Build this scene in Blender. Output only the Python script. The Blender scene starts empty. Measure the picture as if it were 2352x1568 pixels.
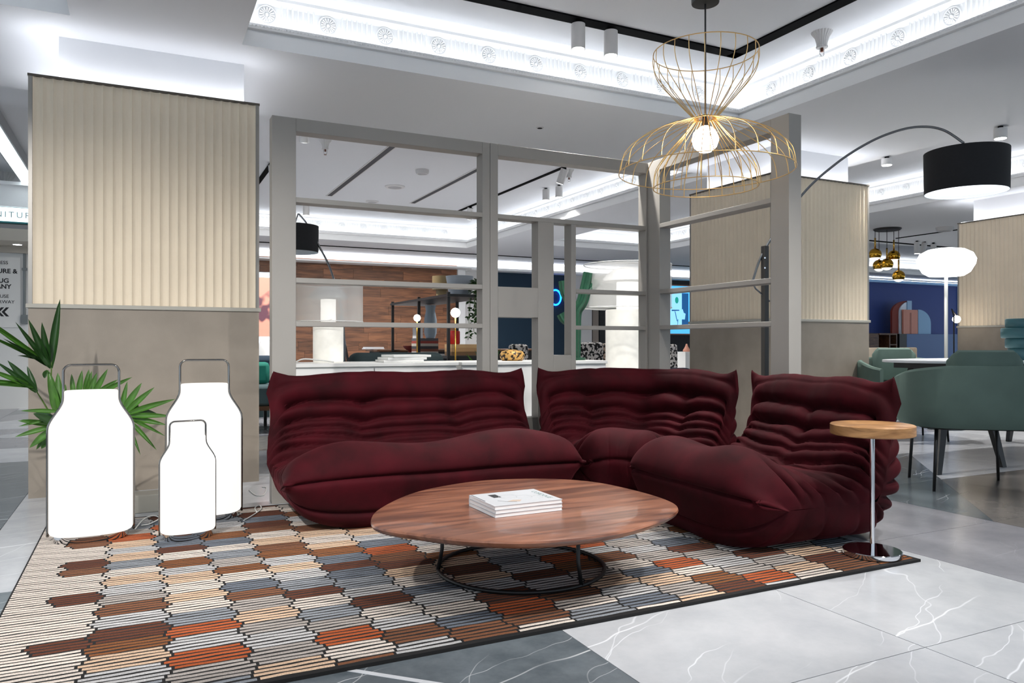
import bpy, math, random
import numpy as np
from mathutils import Vector, Matrix
random.seed(7)
rng = np.random.default_rng(5)
scene = bpy.context.scene
COL = scene.collection
# ------------------------------------------------------------------ camera
F, CX, CY, H = 1745.0, 1176.0, 790.0, 0.86
A = math.atan2(.44, .898); S, C = math.sin(A), math.cos(A)
cam_d = bpy.data.cameras.new('camera'); cam = bpy.data.objects.new('camera', cam_d); COL.objects.link(cam)
cam_d.sensor_width = 36.0; cam_d.sensor_fit = 'HORIZONTAL'; cam_d.lens = 36.0 * F / 2352.0
cam_d.shift_y = (CY - 784.0) / 2352.0
cam_d.clip_start = .05; cam_d.clip_end = 200
cam.location = (0, 0, H); cam.rotation_euler = (math.pi / 2, 0, -A)
scene.camera = cam
# ------------------------------------------------------------------ view, world
scene.view_settings.view_transform = 'Standard'; scene.view_settings.look = 'None'
scene.view_settings.gamma = 1.0; scene.view_settings.use_curve_mapping = False
scene.view_settings.exposure = .38
wd = bpy.data.worlds.new('world'); scene.world = wd; wd.use_nodes = True
wd.node_tree.nodes['Background'].inputs[0].default_value = (.74, .87, 1.0, 1)
wd.node_tree.nodes['Background'].inputs[1].default_value = .9
COVE, NECK, LANTERN, SPOT = 6.4, 5.0, .75, 110.0      # strengths of the lights of the place

# ------------------------------------------------------------------ points from viewing rays (metres; floor z = 0)
def Wd(px, d, py=CY):
    lat = (px - CX) / F * d
    return Vector((lat * C + d * S, -lat * S + d * C, H - (py - CY) / F * d))
def Zp(px, py, z=0.): return Wd(px, F * (H - z) / (py - CY), py)
def Yp(px, py, Y): return Wd(px, Y / (-(px - CX) / F * S + C), py)
def Xp(px, py, X): return Wd(px, X / ((px - CX) / F * C + S), py)

# ------------------------------------------------------------------ materials
def lin(c):
    out = []
    for v in c:
        v = v / 255.0
        out.append(v / 12.92 if v <= .04045 else ((v + .055) / 1.055) ** 2.4)
    return (*out, 1.0)
MATS = {}
def M(name, rgb=(200, 200, 200), rough=.5, metal=0., emit=0., ecol=None, var=0., vscale=8., bump=0., bscale=120., sheen=0., spec=.5, stretch=None, trans=0., alpha=1., coat=0.):
    if name in MATS: return MATS[name]
    m = bpy.data.materials.new(name); m.use_nodes = True
    nt = m.node_tree; b = nt.nodes['Principled BSDF']
    c = lin(rgb)
    b.inputs['Base Color'].default_value = c; b.inputs['Roughness'].default_value = rough
    b.inputs['Metallic'].default_value = metal; b.inputs['Specular IOR Level'].default_value = spec
    b.inputs['Transmission Weight'].default_value = trans; b.inputs['Alpha'].default_value = alpha
    b.inputs['Coat Weight'].default_value = coat; b.inputs['Coat Roughness'].default_value = .12
    if sheen:
        b.inputs['Sheen Weight'].default_value = sheen; b.inputs['Sheen Roughness'].default_value = .35
        b.inputs['Sheen Tint'].default_value = tuple(min(1, v * 3 + .02) for v in c[:3]) + (1,)
    if emit:
        b.inputs['Emission Color'].default_value = lin(ecol or rgb); b.inputs['Emission Strength'].default_value = emit
    if var or bump:
        tc = nt.nodes.new('ShaderNodeTexCoord'); mp = nt.nodes.new('ShaderNodeMapping')
        nt.links.new(tc.outputs['Object'], mp.inputs[0])
        if stretch: mp.inputs['Scale'].default_value = stretch
    if var:
        n = nt.nodes.new('ShaderNodeTexNoise'); n.inputs['Scale'].default_value = vscale; n.inputs['Detail'].default_value = 5
        nt.links.new(mp.outputs[0], n.inputs[0])
        r = nt.nodes.new('ShaderNodeValToRGB')
        r.color_ramp.elements[0].position = .3; r.color_ramp.elements[1].position = .7
        r.color_ramp.elements[0].color = tuple(v * (1 - var) for v in c[:3]) + (1,)
        r.color_ramp.elements[1].color = tuple(min(1, v * (1 + var)) for v in c[:3]) + (1,)
        nt.links.new(n.outputs[0], r.inputs[0]); nt.links.new(r.outputs[0], b.inputs['Base Color'])
    if bump:
        n2 = nt.nodes.new('ShaderNodeTexNoise'); n2.inputs['Scale'].default_value = bscale
        nt.links.new(mp.outputs[0], n2.inputs[0])
        bp = nt.nodes.new('ShaderNodeBump'); bp.inputs['Strength'].default_value = bump; bp.inputs['Distance'].default_value = .01
        nt.links.new(n2.outputs[0], bp.inputs['Height']); nt.links.new(bp.outputs[0], b.inputs['Normal'])
    MATS[name] = m
    return m

def marble(name, base, dark, vein, vamt):
    m = bpy.data.materials.new(name); m.use_nodes = True; nt = m.node_tree; b = nt.nodes['Principled BSDF']
    b.inputs['Roughness'].default_value = .2; b.inputs['Specular IOR Level'].default_value = .5
    g = nt.nodes.new('ShaderNodeNewGeometry'); oi = nt.nodes.new('ShaderNodeObjectInfo')
    sc = nt.nodes.new('ShaderNodeVectorMath'); sc.operation = 'SCALE'; sc.inputs[0].default_value = (37, 91, 53)
    nt.links.new(oi.outputs['Random'], sc.inputs['Scale'])
    ad = nt.nodes.new('ShaderNodeVectorMath'); ad.operation = 'ADD'
    nt.links.new(g.outputs['Position'], ad.inputs[0]); nt.links.new(sc.outputs[0], ad.inputs[1])
    n1 = nt.nodes.new('ShaderNodeTexNoise'); n1.inputs['Scale'].default_value = 5; n1.inputs['Detail'].default_value = 10; n1.inputs['Roughness'].default_value = .65
    nt.links.new(ad.outputs[0], n1.inputs[0])
    r1 = nt.nodes.new('ShaderNodeValToRGB'); r1.color_ramp.elements[0].position = .35; r1.color_ramp.elements[1].position = .68
    r1.color_ramp.elements[0].color = lin(dark); r1.color_ramp.elements[1].color = lin(base)
    nt.links.new(n1.outputs[0], r1.inputs[0])
    # directed veins: stretched, distorted noise contour
    col = r1.outputs[0]
    for ang, scl, wdt, amt, dst in ((1.33, .8, .022, vamt, 3.), (1.1, 1.3, .02, vamt * .8, 5.), (.75, .9, .018, vamt * .6, 7.)):
        mp = nt.nodes.new('ShaderNodeMapping'); mp.inputs['Rotation'].default_value = (0, 0, ang)
        nt.links.new(ad.outputs[0], mp.inputs[0])
        n2 = nt.nodes.new('ShaderNodeTexWave'); n2.wave_profile = 'TRI'; n2.inputs['Scale'].default_value = scl; n2.inputs['Distortion'].default_value = dst; n2.inputs['Detail'].default_value = 4; n2.inputs['Detail Scale'].default_value = .9; n2.inputs['Detail Roughness'].default_value = .55
        nt.links.new(mp.outputs[0], n2.inputs[0])
        mr = nt.nodes.new('ShaderNodeMapRange'); mr.inputs[1].default_value = 1 - wdt; mr.inputs[2].default_value = 1.0; mr.inputs[3].default_value = 0; mr.inputs[4].default_value = amt
        nt.links.new(n2.outputs['Fac'], mr.inputs[0])
        br = nt.nodes.new('ShaderNodeTexNoise'); br.inputs['Scale'].default_value = 2.2; nt.links.new(ad.outputs[0], br.inputs[0])
        mk = nt.nodes.new('ShaderNodeMapRange'); mk.inputs[1].default_value = .45; mk.inputs[2].default_value = .6; nt.links.new(br.outputs[0], mk.inputs[0])
        mu = nt.nodes.new('ShaderNodeMath'); mu.operation = 'MULTIPLY'; nt.links.new(mr.outputs[0], mu.inputs[0]); nt.links.new(mk.outputs[0], mu.inputs[1])
        mx = nt.nodes.new('ShaderNodeMixRGB'); mx.inputs[2].default_value = lin(vein)
        nt.links.new(mu.outputs[0], mx.inputs[0]); nt.links.new(col, mx.inputs[1]); col = mx.outputs[0]
    nt.links.new(col, b.inputs['Base Color'])
    return m

def wood(name, c0, c1, scale=(1, 9, 9), rough=.35, coat=0., per_obj=0.25, rings=0., dist=1.2):
    m = bpy.data.materials.new(name); m.use_nodes = True; nt = m.node_tree; b = nt.nodes['Principled BSDF']
    b.inputs['Roughness'].default_value = rough; b.inputs['Coat Weight'].default_value = coat
    tc = nt.nodes.new('ShaderNodeTexCoord'); oi = nt.nodes.new('ShaderNodeObjectInfo')
    sc = nt.nodes.new('ShaderNodeVectorMath'); sc.operation = 'SCALE'; sc.inputs[0].default_value = (13, 7, 29); nt.links.new(oi.outputs['Random'], sc.inputs['Scale'])
    ad = nt.nodes.new('ShaderNodeVectorMath'); ad.operation = 'ADD'; nt.links.new(tc.outputs['Object'], ad.inputs[0]); nt.links.new(sc.outputs[0], ad.inputs[1])
    mp = nt.nodes.new('ShaderNodeMapping'); mp.inputs['Scale'].default_value = scale; nt.links.new(ad.outputs[0], mp.inputs[0])
    n = nt.nodes.new('ShaderNodeTexNoise'); n.inputs['Scale'].default_value = 1.6; n.inputs['Detail'].default_value = 8; n.inputs['Distortion'].default_value = dist
    nt.links.new(mp.outputs[0], n.inputs[0])
    r = nt.nodes.new('ShaderNodeValToRGB'); r.color_ramp.elements[0].position = .32; r.color_ramp.elements[1].position = .66
    r.color_ramp.elements[0].color = lin(c0); r.color_ramp.elements[1].color = lin(c1)
    nt.links.new(n.outputs[0], r.inputs[0])
    hs = nt.nodes.new('ShaderNodeHueSaturation'); mr = nt.nodes.new('ShaderNodeMapRange')
    mr.inputs[3].default_value = 1 - per_obj; mr.inputs[4].default_value = 1 + per_obj
    nt.links.new(oi.outputs['Random'], mr.inputs[0]); nt.links.new(mr.outputs[0], hs.inputs['Value']); nt.links.new(r.outputs[0], hs.inputs['Color'])
    nt.links.new(hs.outputs[0], b.inputs['Base Color'])
    return m

def spots(name, c0, c1, scale=30, rough=.6, metal=0., thr=.5, detail=2):
    m = bpy.data.materials.new(name); m.use_nodes = True; nt = m.node_tree; b = nt.nodes['Principled BSDF']
    b.inputs['Roughness'].default_value = rough; b.inputs['Metallic'].default_value = metal
    tc = nt.nodes.new('ShaderNodeTexCoord'); n = nt.nodes.new('ShaderNodeTexNoise'); n.inputs['Scale'].default_value = scale; n.inputs['Detail'].default_value = detail
    nt.links.new(tc.outputs['Object'], n.inputs[0])
    r = nt.nodes.new('ShaderNodeValToRGB'); r.color_ramp.interpolation = 'LINEAR'
    r.color_ramp.elements[0].position = thr - .02; r.color_ramp.elements[1].position = thr + .02
    r.color_ramp.elements[0].color = lin(c0); r.color_ramp.elements[1].color = lin(c1)
    nt.links.new(n.outputs[0], r.inputs[0]); nt.links.new(r.outputs[0], b.inputs['Base Color'])
    return m

# ------------------------------------------------------------------ mesh building
class MB:
    def __init__(s): s.v = []; s.f = []
    def add(s, vs, fs):
        o = len(s.v); s.v += [tuple(p) for p in vs]; s.f += [tuple(i + o for i in f) for f in fs]; return s
    def box(s, x0, y0, z0, x1, y1, z1):
        return s.add([(x0, y0, z0), (x1, y0, z0), (x1, y1, z0), (x0, y1, z0), (x0, y0, z1), (x1, y0, z1), (x1, y1, z1), (x0, y1, z1)],
                     [(0, 3, 2, 1), (4, 5, 6, 7), (0, 1, 5, 4), (1, 2, 6, 5), (2, 3, 7, 6), (3, 0, 4, 7)])
    def tube(s, pts, r, n=8, closed=False, cap=True):
        pts = [Vector(p) for p in pts]; N = len(pts); rs = r if isinstance(r, (list, tuple)) else [r] * N
        vs = []; up = None
        for i, p in enumerate(pts):
            a = pts[(i - 1) % N] if (closed or i > 0) else p
            b = pts[(i + 1) % N] if (closed or i < N - 1) else p
            t = (b - a).normalized()
            if up is None:
                up = t.orthogonal().normalized()
            up = (up - t * up.dot(t)); up = up.normalized() if up.length > 1e-6 else t.orthogonal().normalized()
            w = t.cross(up)
            for k in range(n):
                q = 2 * math.pi * k / n
                vs.append(p + (up * math.cos(q) + w * math.sin(q)) * rs[i])
        fs = []
        for i in range(N if closed else N - 1):
            j = (i + 1) % N
            for k in range(n):
                l = (k + 1) % n
                fs.append((i * n + k, i * n + l, j * n + l, j * n + k))
        if cap and not closed:
            fs.append(tuple(range(n))[::-1]); fs.append(tuple((N - 1) * n + k for k in range(n)))
        return s.add(vs, fs)
    def cyl(s, p0, p1, r0, r1=None, n=16): return s.tube([p0, p1], [r0, r0 if r1 is None else r1], n)
    def lathe(s, prof, n=32, c=(0, 0, 0), sx=1, sy=1):
        vs = []; fs = []; m = len(prof)
        for k in range(n):
            a = 2 * math.pi * k / n
            for (r, z) in prof: vs.append((c[0] + r * math.cos(a) * sx, c[1] + r * math.sin(a) * sy, c[2] + z))
        for k in range(n):
            l = (k + 1) % n
            for i in range(m - 1): fs.append((k * m + i, l * m + i, l * m + i + 1, k * m + i + 1))
        return s.add(vs, fs)
    def prism(s, poly, z0, z1):
        n = len(poly)
        vs = [(x, y, z0) for x, y in poly] + [(x, y, z1) for x, y in poly]
        fs = [tuple(range(n))[::-1], tuple(range(n, 2 * n))] + [(i, (i + 1) % n, n + (i + 1) % n, n + i) for i in range(n)]
        return s.add(vs, fs)
    def loft(s, rings, cap=True, closed=True):
        n = len(rings[0]); vs = [p for r in rings for p in r]; fs = []
        for i in range(len(rings) - 1):
            for k in range(n if closed else n - 1):
                l = (k + 1) % n; fs.append((i * n + k, i * n + l, (i + 1) * n + l, (i + 1) * n + k))
        if cap: fs.append(tuple(range(n))[::-1]); fs.append(tuple((len(rings) - 1) * n + k for k in range(n)))
        return s.add(vs, fs)
    def mesh(s, name, off=(0, 0, 0)):
        me = bpy.data.meshes.new(name)
        me.from_pydata([(p[0] - off[0], p[1] - off[1], p[2] - off[2]) for p in s.v], [], s.f); me.update(); return me
    def build(s, name, mat, parent=None, smooth=False, bevel=0., seg=2, label=None, local=False):
        off = (0, 0, 0) if (parent is None or local) else LOC.get(parent, (0, 0, 0))
        me = s.mesh(name, off); me.materials.append(mat)
        if smooth: me.polygons.foreach_set('use_smooth', [True] * len(me.polygons))
        o = bpy.data.objects.new(name, me); COL.objects.link(o)
        if parent is not None: o.parent = parent; LOC[o] = off
        if bevel:
            bm = o.modifiers.new('bevel', 'BEVEL'); bm.width = bevel; bm.segments = seg; bm.limit_method = 'ANGLE'
        if smooth == 'auto' or bevel:
            me.polygons.foreach_set('use_smooth', [True] * len(me.polygons)); me.set_sharp_from_angle(angle=math.radians(40))
        if label: o['label'] = label
        return o
LOC = {}
def thing(name, label, cat, loc=(0, 0, 0), group=None, kind=None):
    o = bpy.data.objects.new(name, None); COL.objects.link(o); o.location = loc; o.empty_display_size = .1
    if label: o['label'] = label
    if cat: o['category'] = cat
    if group: o['group'] = group
    if kind: o['kind'] = kind
    LOC[o] = tuple(loc); return o
def tag(o, label, cat, group=None, kind=None):
    if label: o['label'] = label
    if cat: o['category'] = cat
    if group: o['group'] = group
    if kind: o['kind'] = kind
    return o
def struct(o, label=None, cat=None): o['kind'] = 'structure'; return tag(o, label, cat)
def copy_tree(root, loc=None, rotz=None, label=None, parent=None):
    c = root.copy(); COL.objects.link(c)
    if parent is not None: c.parent = parent
    if loc is not None: c.location = loc
    if rotz is not None: c.rotation_euler = (0, 0, rotz)
    if label: c['label'] = label
    for ch in list(root.children): copy_tree(ch, parent=c)
    return c
def text(name, body, size, mat, parent, loc, rot, align='LEFT', extrude=.002, bold=0., spacing=1.):
    cu = bpy.data.curves.new(name, 'FONT'); cu.body = body; cu.size = size; cu.extrude = extrude; cu.align_x = align
    cu.offset = bold; cu.space_character = spacing
    tmp = bpy.data.objects.new(name, cu); COL.objects.link(tmp)
    dg = bpy.context.evaluated_depsgraph_get(); me = bpy.data.meshes.new_from_object(tmp.evaluated_get(dg))
    bpy.data.objects.remove(tmp); bpy.data.curves.remove(cu)
    me.materials.clear(); me.materials.append(mat)
    o = bpy.data.objects.new(name, me); COL.objects.link(o); o.parent = parent
    l = LOC.get(parent, (0, 0, 0)); o.location = (loc[0] - l[0], loc[1] - l[1], loc[2] - l[2]); o.rotation_euler = rot
    return o
def catmull(P, n, closed=True):
    P = np.array(P, float); N = len(P); out = []
    segs = N if closed else N - 1
    for i in range(segs):
        p0 = P[(i - 1) % N] if closed or i > 0 else P[0]; p1 = P[i]; p2 = P[(i + 1) % N]
        p3 = P[(i + 2) % N] if closed or i + 2 < N else P[-1]
        for k in range(n):
            t = k / n
            out.append(.5 * ((2 * p1) + (-p0 + p2) * t + (2 * p0 - 5 * p1 + 4 * p2 - p3) * t * t + (-p0 + 3 * p1 - 3 * p2 + p3) * t ** 3))
    if not closed: out.append(P[-1])
    return np.array(out)

# palette
m_paint = M('white_paint', (226, 226, 228), .75)
m_ceil = M('ceiling_paint', (216, 217, 220), .8)
m_led = M('led_strip', (255, 255, 255), emit=COVE, ecol=(244, 249, 255))
m_led_neck = M('led_strip_column', (255, 255, 255), emit=NECK, ecol=(246, 249, 255))
m_black = M('black_metal', (14, 14, 15), .45)
m_track = M('black_track', (3, 3, 4), .9, spec=.1)
m_chrome = M('chrome', (210, 210, 212), .06, 1.)
m_steel = M('brushed_steel', (120, 122, 125), .25, 1.)
m_gold = M('gold_wire', (226, 186, 122), .32, .9)
m_brass = M('brass', (205, 160, 70), .2, 1.)
m_frame = M('warm_grey_lacquer', (150, 146, 140), .42, var=.03, vscale=3)
m_plaster = M('cream_plaster', (228, 213, 190), .85, var=.05, vscale=2.5, bump=.12, bscale=90)
m_stone = M('taupe_stone', (144, 134, 122), .6, var=.12, vscale=4.5, bump=.03)
m_ledge = M('ledge_stone', (168, 164, 154), .5)
m_white = M('white_lacquer', (232, 232, 230), .35)
m_velvet = M('burgundy_velvet', (52, 3, 11), .8, var=.4, vscale=7, sheen=.5, bump=.08, bscale=400, spec=.15)
m_velvet_seam = M('burgundy_seam', (48, 3, 10), .85, sheen=.3)
m_green = M('sage_velvet', (86, 104, 97), .7, var=.07, vscale=6, sheen=.5, bump=.05, bscale=300, spec=.2)
m_lit = M('opal_glow', (90, 90, 90), .3, emit=LANTERN, ecol=(255, 254, 250))
m_bulb = M('bulb_glow', (255, 250, 240), .3, emit=14, ecol=(255, 244, 226))
m_globe = M('globe_glow', (255, 255, 255), .3, emit=4, ecol=(255, 255, 255))
m_spotlens = M('spot_lens', (255, 255, 255), emit=9)
m_shade_black = M('black_shade', (20, 21, 24), .8, var=.15, vscale=60)
m_shade_in = M('shade_lining', (235, 240, 245), .8)
# ================================================================== FLOOR
m_grout = M('grout', (150, 152, 154), .8)
marbles = {'d': marble('marble_dark', (112, 120, 126), (84, 92, 98), (232, 234, 236), .95), 'l': marble('marble_light', (196, 198, 202), (180, 183, 188), (240, 243, 246), .95),
           'g': marble('marble_grey', (150, 150, 156), (134, 135, 142), (182, 184, 188), .3), 't': marble('marble_taupe', (126, 122, 119), (112, 109, 107), (150, 148, 145), .3),
           'w': marble('marble_white', (214, 216, 220), (200, 203, 208), (232, 234, 236), .5)}
floor = struct(MB().box(-7, -4, -.06, 24, 17, -.006).build('floor', m_grout))
CELL = .86
def tile(poly, key):
    cx = sum(p[0] for p in poly) / len(poly); cy = sum(p[1] for p in poly) / len(poly)
    q = []
    for x, y in poly:
        d = math.hypot(x - cx, y - cy); k = (d - .0022) / d; q.append((cx + (x - cx) * k, cy + (y - cy) * k))
    MB().prism(q, -.006, 0).build('tile', marbles[key], floor)
fix = {(-1, -1): 'd', (-2, -1): 'd', (-1, -2): 'd', (0, -1): 'l', (1, -1): 'l', (0, -2): 'l', (1, -2): 'l', (0, -3): 'l', (1, -3): 'l', (0, 0): 'l', (1, 0): 'l',
       (2, -1): 'g', (2, 0): 'g', (2, -2): 'g', (2, 1): 'l', (3, 1): 'd', (4, 1): 'dw', (5, 1): 'w', (3, 0): 'dt', (4, 0): 't', (5, 0): 't', (3, -1): 't', (4, -1): 't', (4, 2): 'w', (5, 2): 'w', (6, 1): 'w', (3, 2): 'w',
       (-2, 0): 'd', (-2, 1): 'l', (-2, 2): 'l', (-3, 1): 'wd', (-3, 2): 'd', (-3, 3): 'd', (-3, 0): 'd', (-2, 3): 'l', (-3, 4): 'd', (-3, 5): 'w', (-3, 6): 'g', (-1, 2): 'w', (-1, 3): 'l', (-4, 5): 'w', (-4, 4): 'd', (-4, 6): 'g', (-4, 3): 'd'}
rt = random.Random(3)
for i in range(-5, 12):
    for j in range(-4, 13):
        x0 = 1.14 + i * CELL; y0 = 2.28 + j * CELL; x1 = x0 + CELL; y1 = y0 + CELL
        key = fix.get((i, j)) or rt.choice(['l', 'g', 'd', 'w', 'lw', 'gl', 'dg'])
        if len(key) == 2:
            tile([(x0, y0), (x1, y1), (x0, y1)], key[0]); tile([(x0, y0), (x1, y0), (x1, y1)], key[1])
        else: tile([(x0, y0), (x1, y0), (x1, y1), (x0, y1)], key)
        if (i, j) == (-1, -1):                                      # pale inlay strip across the dark stone
            tile([(x0 - .0, y1 - .085), (x1 - .085, y0), (x1 - .06, y0), (x0 + .0, y1 - .06)], 'w'); floor.children[-1].location.z = .0006

# ================================================================== CEILING
ZS, ZU = 2.64, 3.07
coffers = [(-6., -.34, -1.5, 4.75), (.546, 4.40, -1.5, 4.76), (-5., 5.44, 6.27, 13.0), (6.4, 8.9, -1.5, 12.), (10.6, 22., 9.2, 13.)]
xs = sorted({-7., 24.} | {c[0] for c in coffers} | {c[1] for c in coffers}); ys = sorted({-4., 17.} | {c[2] for c in coffers} | {c[3] for c in coffers})
mb = MB()
for x0, x1 in zip(xs, xs[1:]):
    for y0, y1 in zip(ys, ys[1:]):
        mx, my = (x0 + x1) / 2, (y0 + y1) / 2
        if not any(c[0] < mx < c[1] and c[2] < my < c[3] for c in coffers):
            mb.add([(x0, y0, ZS), (x1, y0, ZS), (x1, y1, ZS), (x0, y1, ZS)], [(0, 3, 2, 1)])
mb.box(-7, -4, ZU + .0, 24, 17, ZU + .1)
ceiling = struct(mb.build('ceiling', m_ceil))
m_trim = M('trim_white', (238, 238, 238), .6)
m_groove = M('shadow_gap', (150, 150, 152), .8)
lip = [(0, ZS), (0, 2.728), (.016, 2.728), (.016, 2.742), (-.010, 2.746), (-.014, 2.760), (-.006, 2.778), (.03, 2.784), (.045, 2.798), (.045, 2.69), (.20, 2.69)]
band = [(.20, 2.69), (.20, 2.985), (.185, 3.005), (.165, 3.01), (.165, 3.03), (.13, 3.05), (.10, 3.07)]
def rect_ring(c, o, z): return [(c[0] - o, c[2] - o, z), (c[1] + o, c[2] - o, z), (c[1] + o, c[3] + o, z), (c[0] - o, c[3] + o, z)]
# one rosette and one run of flutes, shared by all cornices (face the -Y direction at the origin)
ros = MB()
def ring_xz(mb, r, y, n, tr):
    pts = [(r * math.cos(2 * math.pi * k / n), y, r * math.sin(2 * math.pi * k / n)) for k in range(n)]
    mb.tube(pts, tr, 5, closed=True)
ring_xz(ros, .058, 0, 24, .006)
for k in range(16):
    a = 2 * math.pi * k / 16
    ros.tube([(.018 * math.cos(a), -.004, .018 * math.sin(a)), (.046 * math.cos(a), -.004, .046 * math.sin(a))], [.003, .0065], 5)
ros.tube([(0, .004, 0), (0, -.012, 0)], [.014, .008], 10)
ros_me = ros.mesh('rosette'); ros_me.materials.append(m_trim)
flu = MB()
for k in range(7):
    x = (k - 3) * .033
    flu.tube([(x, 0, -.075), (x, 0, .075)], .0075, 6)
flu_me = flu.mesh('flute_group'); flu_me.materials.append(m_trim)
def bead_run(mb, p0, p1, step, r):
    p0 = Vector(p0); p1 = Vector(p1); n = int((p1 - p0).length / step)
    for k in range(n):
        c = p0.lerp(p1, (k + .5) / n)
        mb.add([(c.x + r, c.y, c.z), (c.x - r, c.y, c.z), (c.x, c.y + r, c.z), (c.x, c.y - r, c.z), (c.x, c.y, c.z + r), (c.x, c.y, c.z - r)],
               [(0, 2, 4), (2, 1, 4), (1, 3, 4), (3, 0, 4), (2, 0, 5), (1, 2, 5), (3, 1, 5), (0, 3, 5)])
for ci, c in enumerate(coffers):
    mbt = MB().loft([rect_ring(c, o, z) for o, z in lip], cap=False)
    tr = struct(mbt.build('trim_%d' % (ci + 1), m_trim))
    MB().loft([rect_ring(c, o, z) for o, z in band], cap=False).build('frieze', m_trim, tr)
    MB().loft([rect_ring(c, .0165, 2.7285), rect_ring(c, .0165, 2.7415)], cap=False).build('shadow_gap', m_groove, tr)
    MB().loft([rect_ring(c, .052, 2.70), rect_ring(c, .052, 2.765)], cap=False).build('cove_light', m_led, tr)
    def side(pa, pb, rot, n0, step):
        pa = Vector(pa); pb = Vector(pb); L = (pb - pa).length; n = int((L - n0) / step) + 1; u = (pb - pa).normalized()
        for k in range(n):
            p = pa + u * (n0 + k * step)
            o = bpy.data.objects.new('rosette', ros_me); COL.objects.link(o); o.parent = tr; o.location = p; o.rotation_euler = (0, 0, rot)
            if k < n - 1:
                p = p + u * step * .5
                o = bpy.data.objects.new('flute_group', flu_me); COL.objects.link(o); o.parent = tr; o.location = p; o.rotation_euler = (0, 0, rot)
    bd = MB()
    if ci in (0, 1, 2):
        x0 = c[0] if ci == 1 else max(c[0], .7 if ci == 2 else -1.2)
        side((x0, c[3] + .197, 2.925), (c[1], c[3] + .197, 2.925), 0, .17, .382)
        bead_run(bd, (x0, c[3] - .012, 2.762), (c[1], c[3] - .012, 2.762), .022, .009)
    if ci in (1, 2, 3):
        y0 = {1: 1.0, 2: 6.3, 3: 3.5}[ci]
        side((c[1] + .197, y0, 2.925), (c[1] + .197, c[3], 2.925), -math.pi / 2, .17, .382)
        bead_run(bd, (c[1] - .012, y0, 2.762), (c[1] - .012, c[3], 2.762), .022, .009)
    if bd.v: bd.build('bead_moulding', m_trim, tr)['kind'] = 'stuff'

# lighting tracks in the ceilings
def track(label, pts, w=.035, z=ZU):
    for_ = MB()
    for a, b in zip(pts, pts[1:]):
        x0, x1 = sorted((a[0], b[0])); y0, y1 = sorted((a[1], b[1]))
        for_.box(x0 - w / 2, y0 - w / 2, z - .012, x1 + w / 2, y1 + w / 2, z - .0005)
    return tag(for_.build('lighting_track', m_track), label, 'track', 'ceiling lighting tracks')
track('black L-shaped lighting track on the coffered ceiling above the burgundy sofa', [(1.0, 4.45), (4.07, 4.45), (4.07, .6), (1.0, .6)], .10)  # near leg lies out of view, added to hold extra spotlights
track('black lighting track on the lowered ceiling along the wood plank wall', [(-1.5, 13.8), (12.5, 13.8)], .05, ZS)
track('black lighting track on the recessed ceiling left of the grey divider', [(1.45, 6.9), (1.45, 12.2)], .06)
track('black lighting track on the recessed ceiling beside the slot vents', [(4.75, 6.6), (4.75, 12.2)], .05)
track('inner of two black lighting tracks above the black arc lamp shade', [(6.75, 3.0), (6.75, 11.5)], .04)
track('outer of two black lighting tracks above the black arc lamp shade', [(7.75, 3.0), (7.75, 11.5)], .04)
track('black lighting track above the gold cluster pendant near the blue wall', [(10.2, 9.0), (20., 9.0)], .06, ZS)
track('thin black lighting track running toward the pale fluted column at far right', [(11.4, 3.5), (11.4, 8.6)], .03, ZS)
track('short black lighting track behind the pale fluted column at far right', [(12.4, 4.5), (12.4, 7.6)], .03, ZS)

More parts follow.
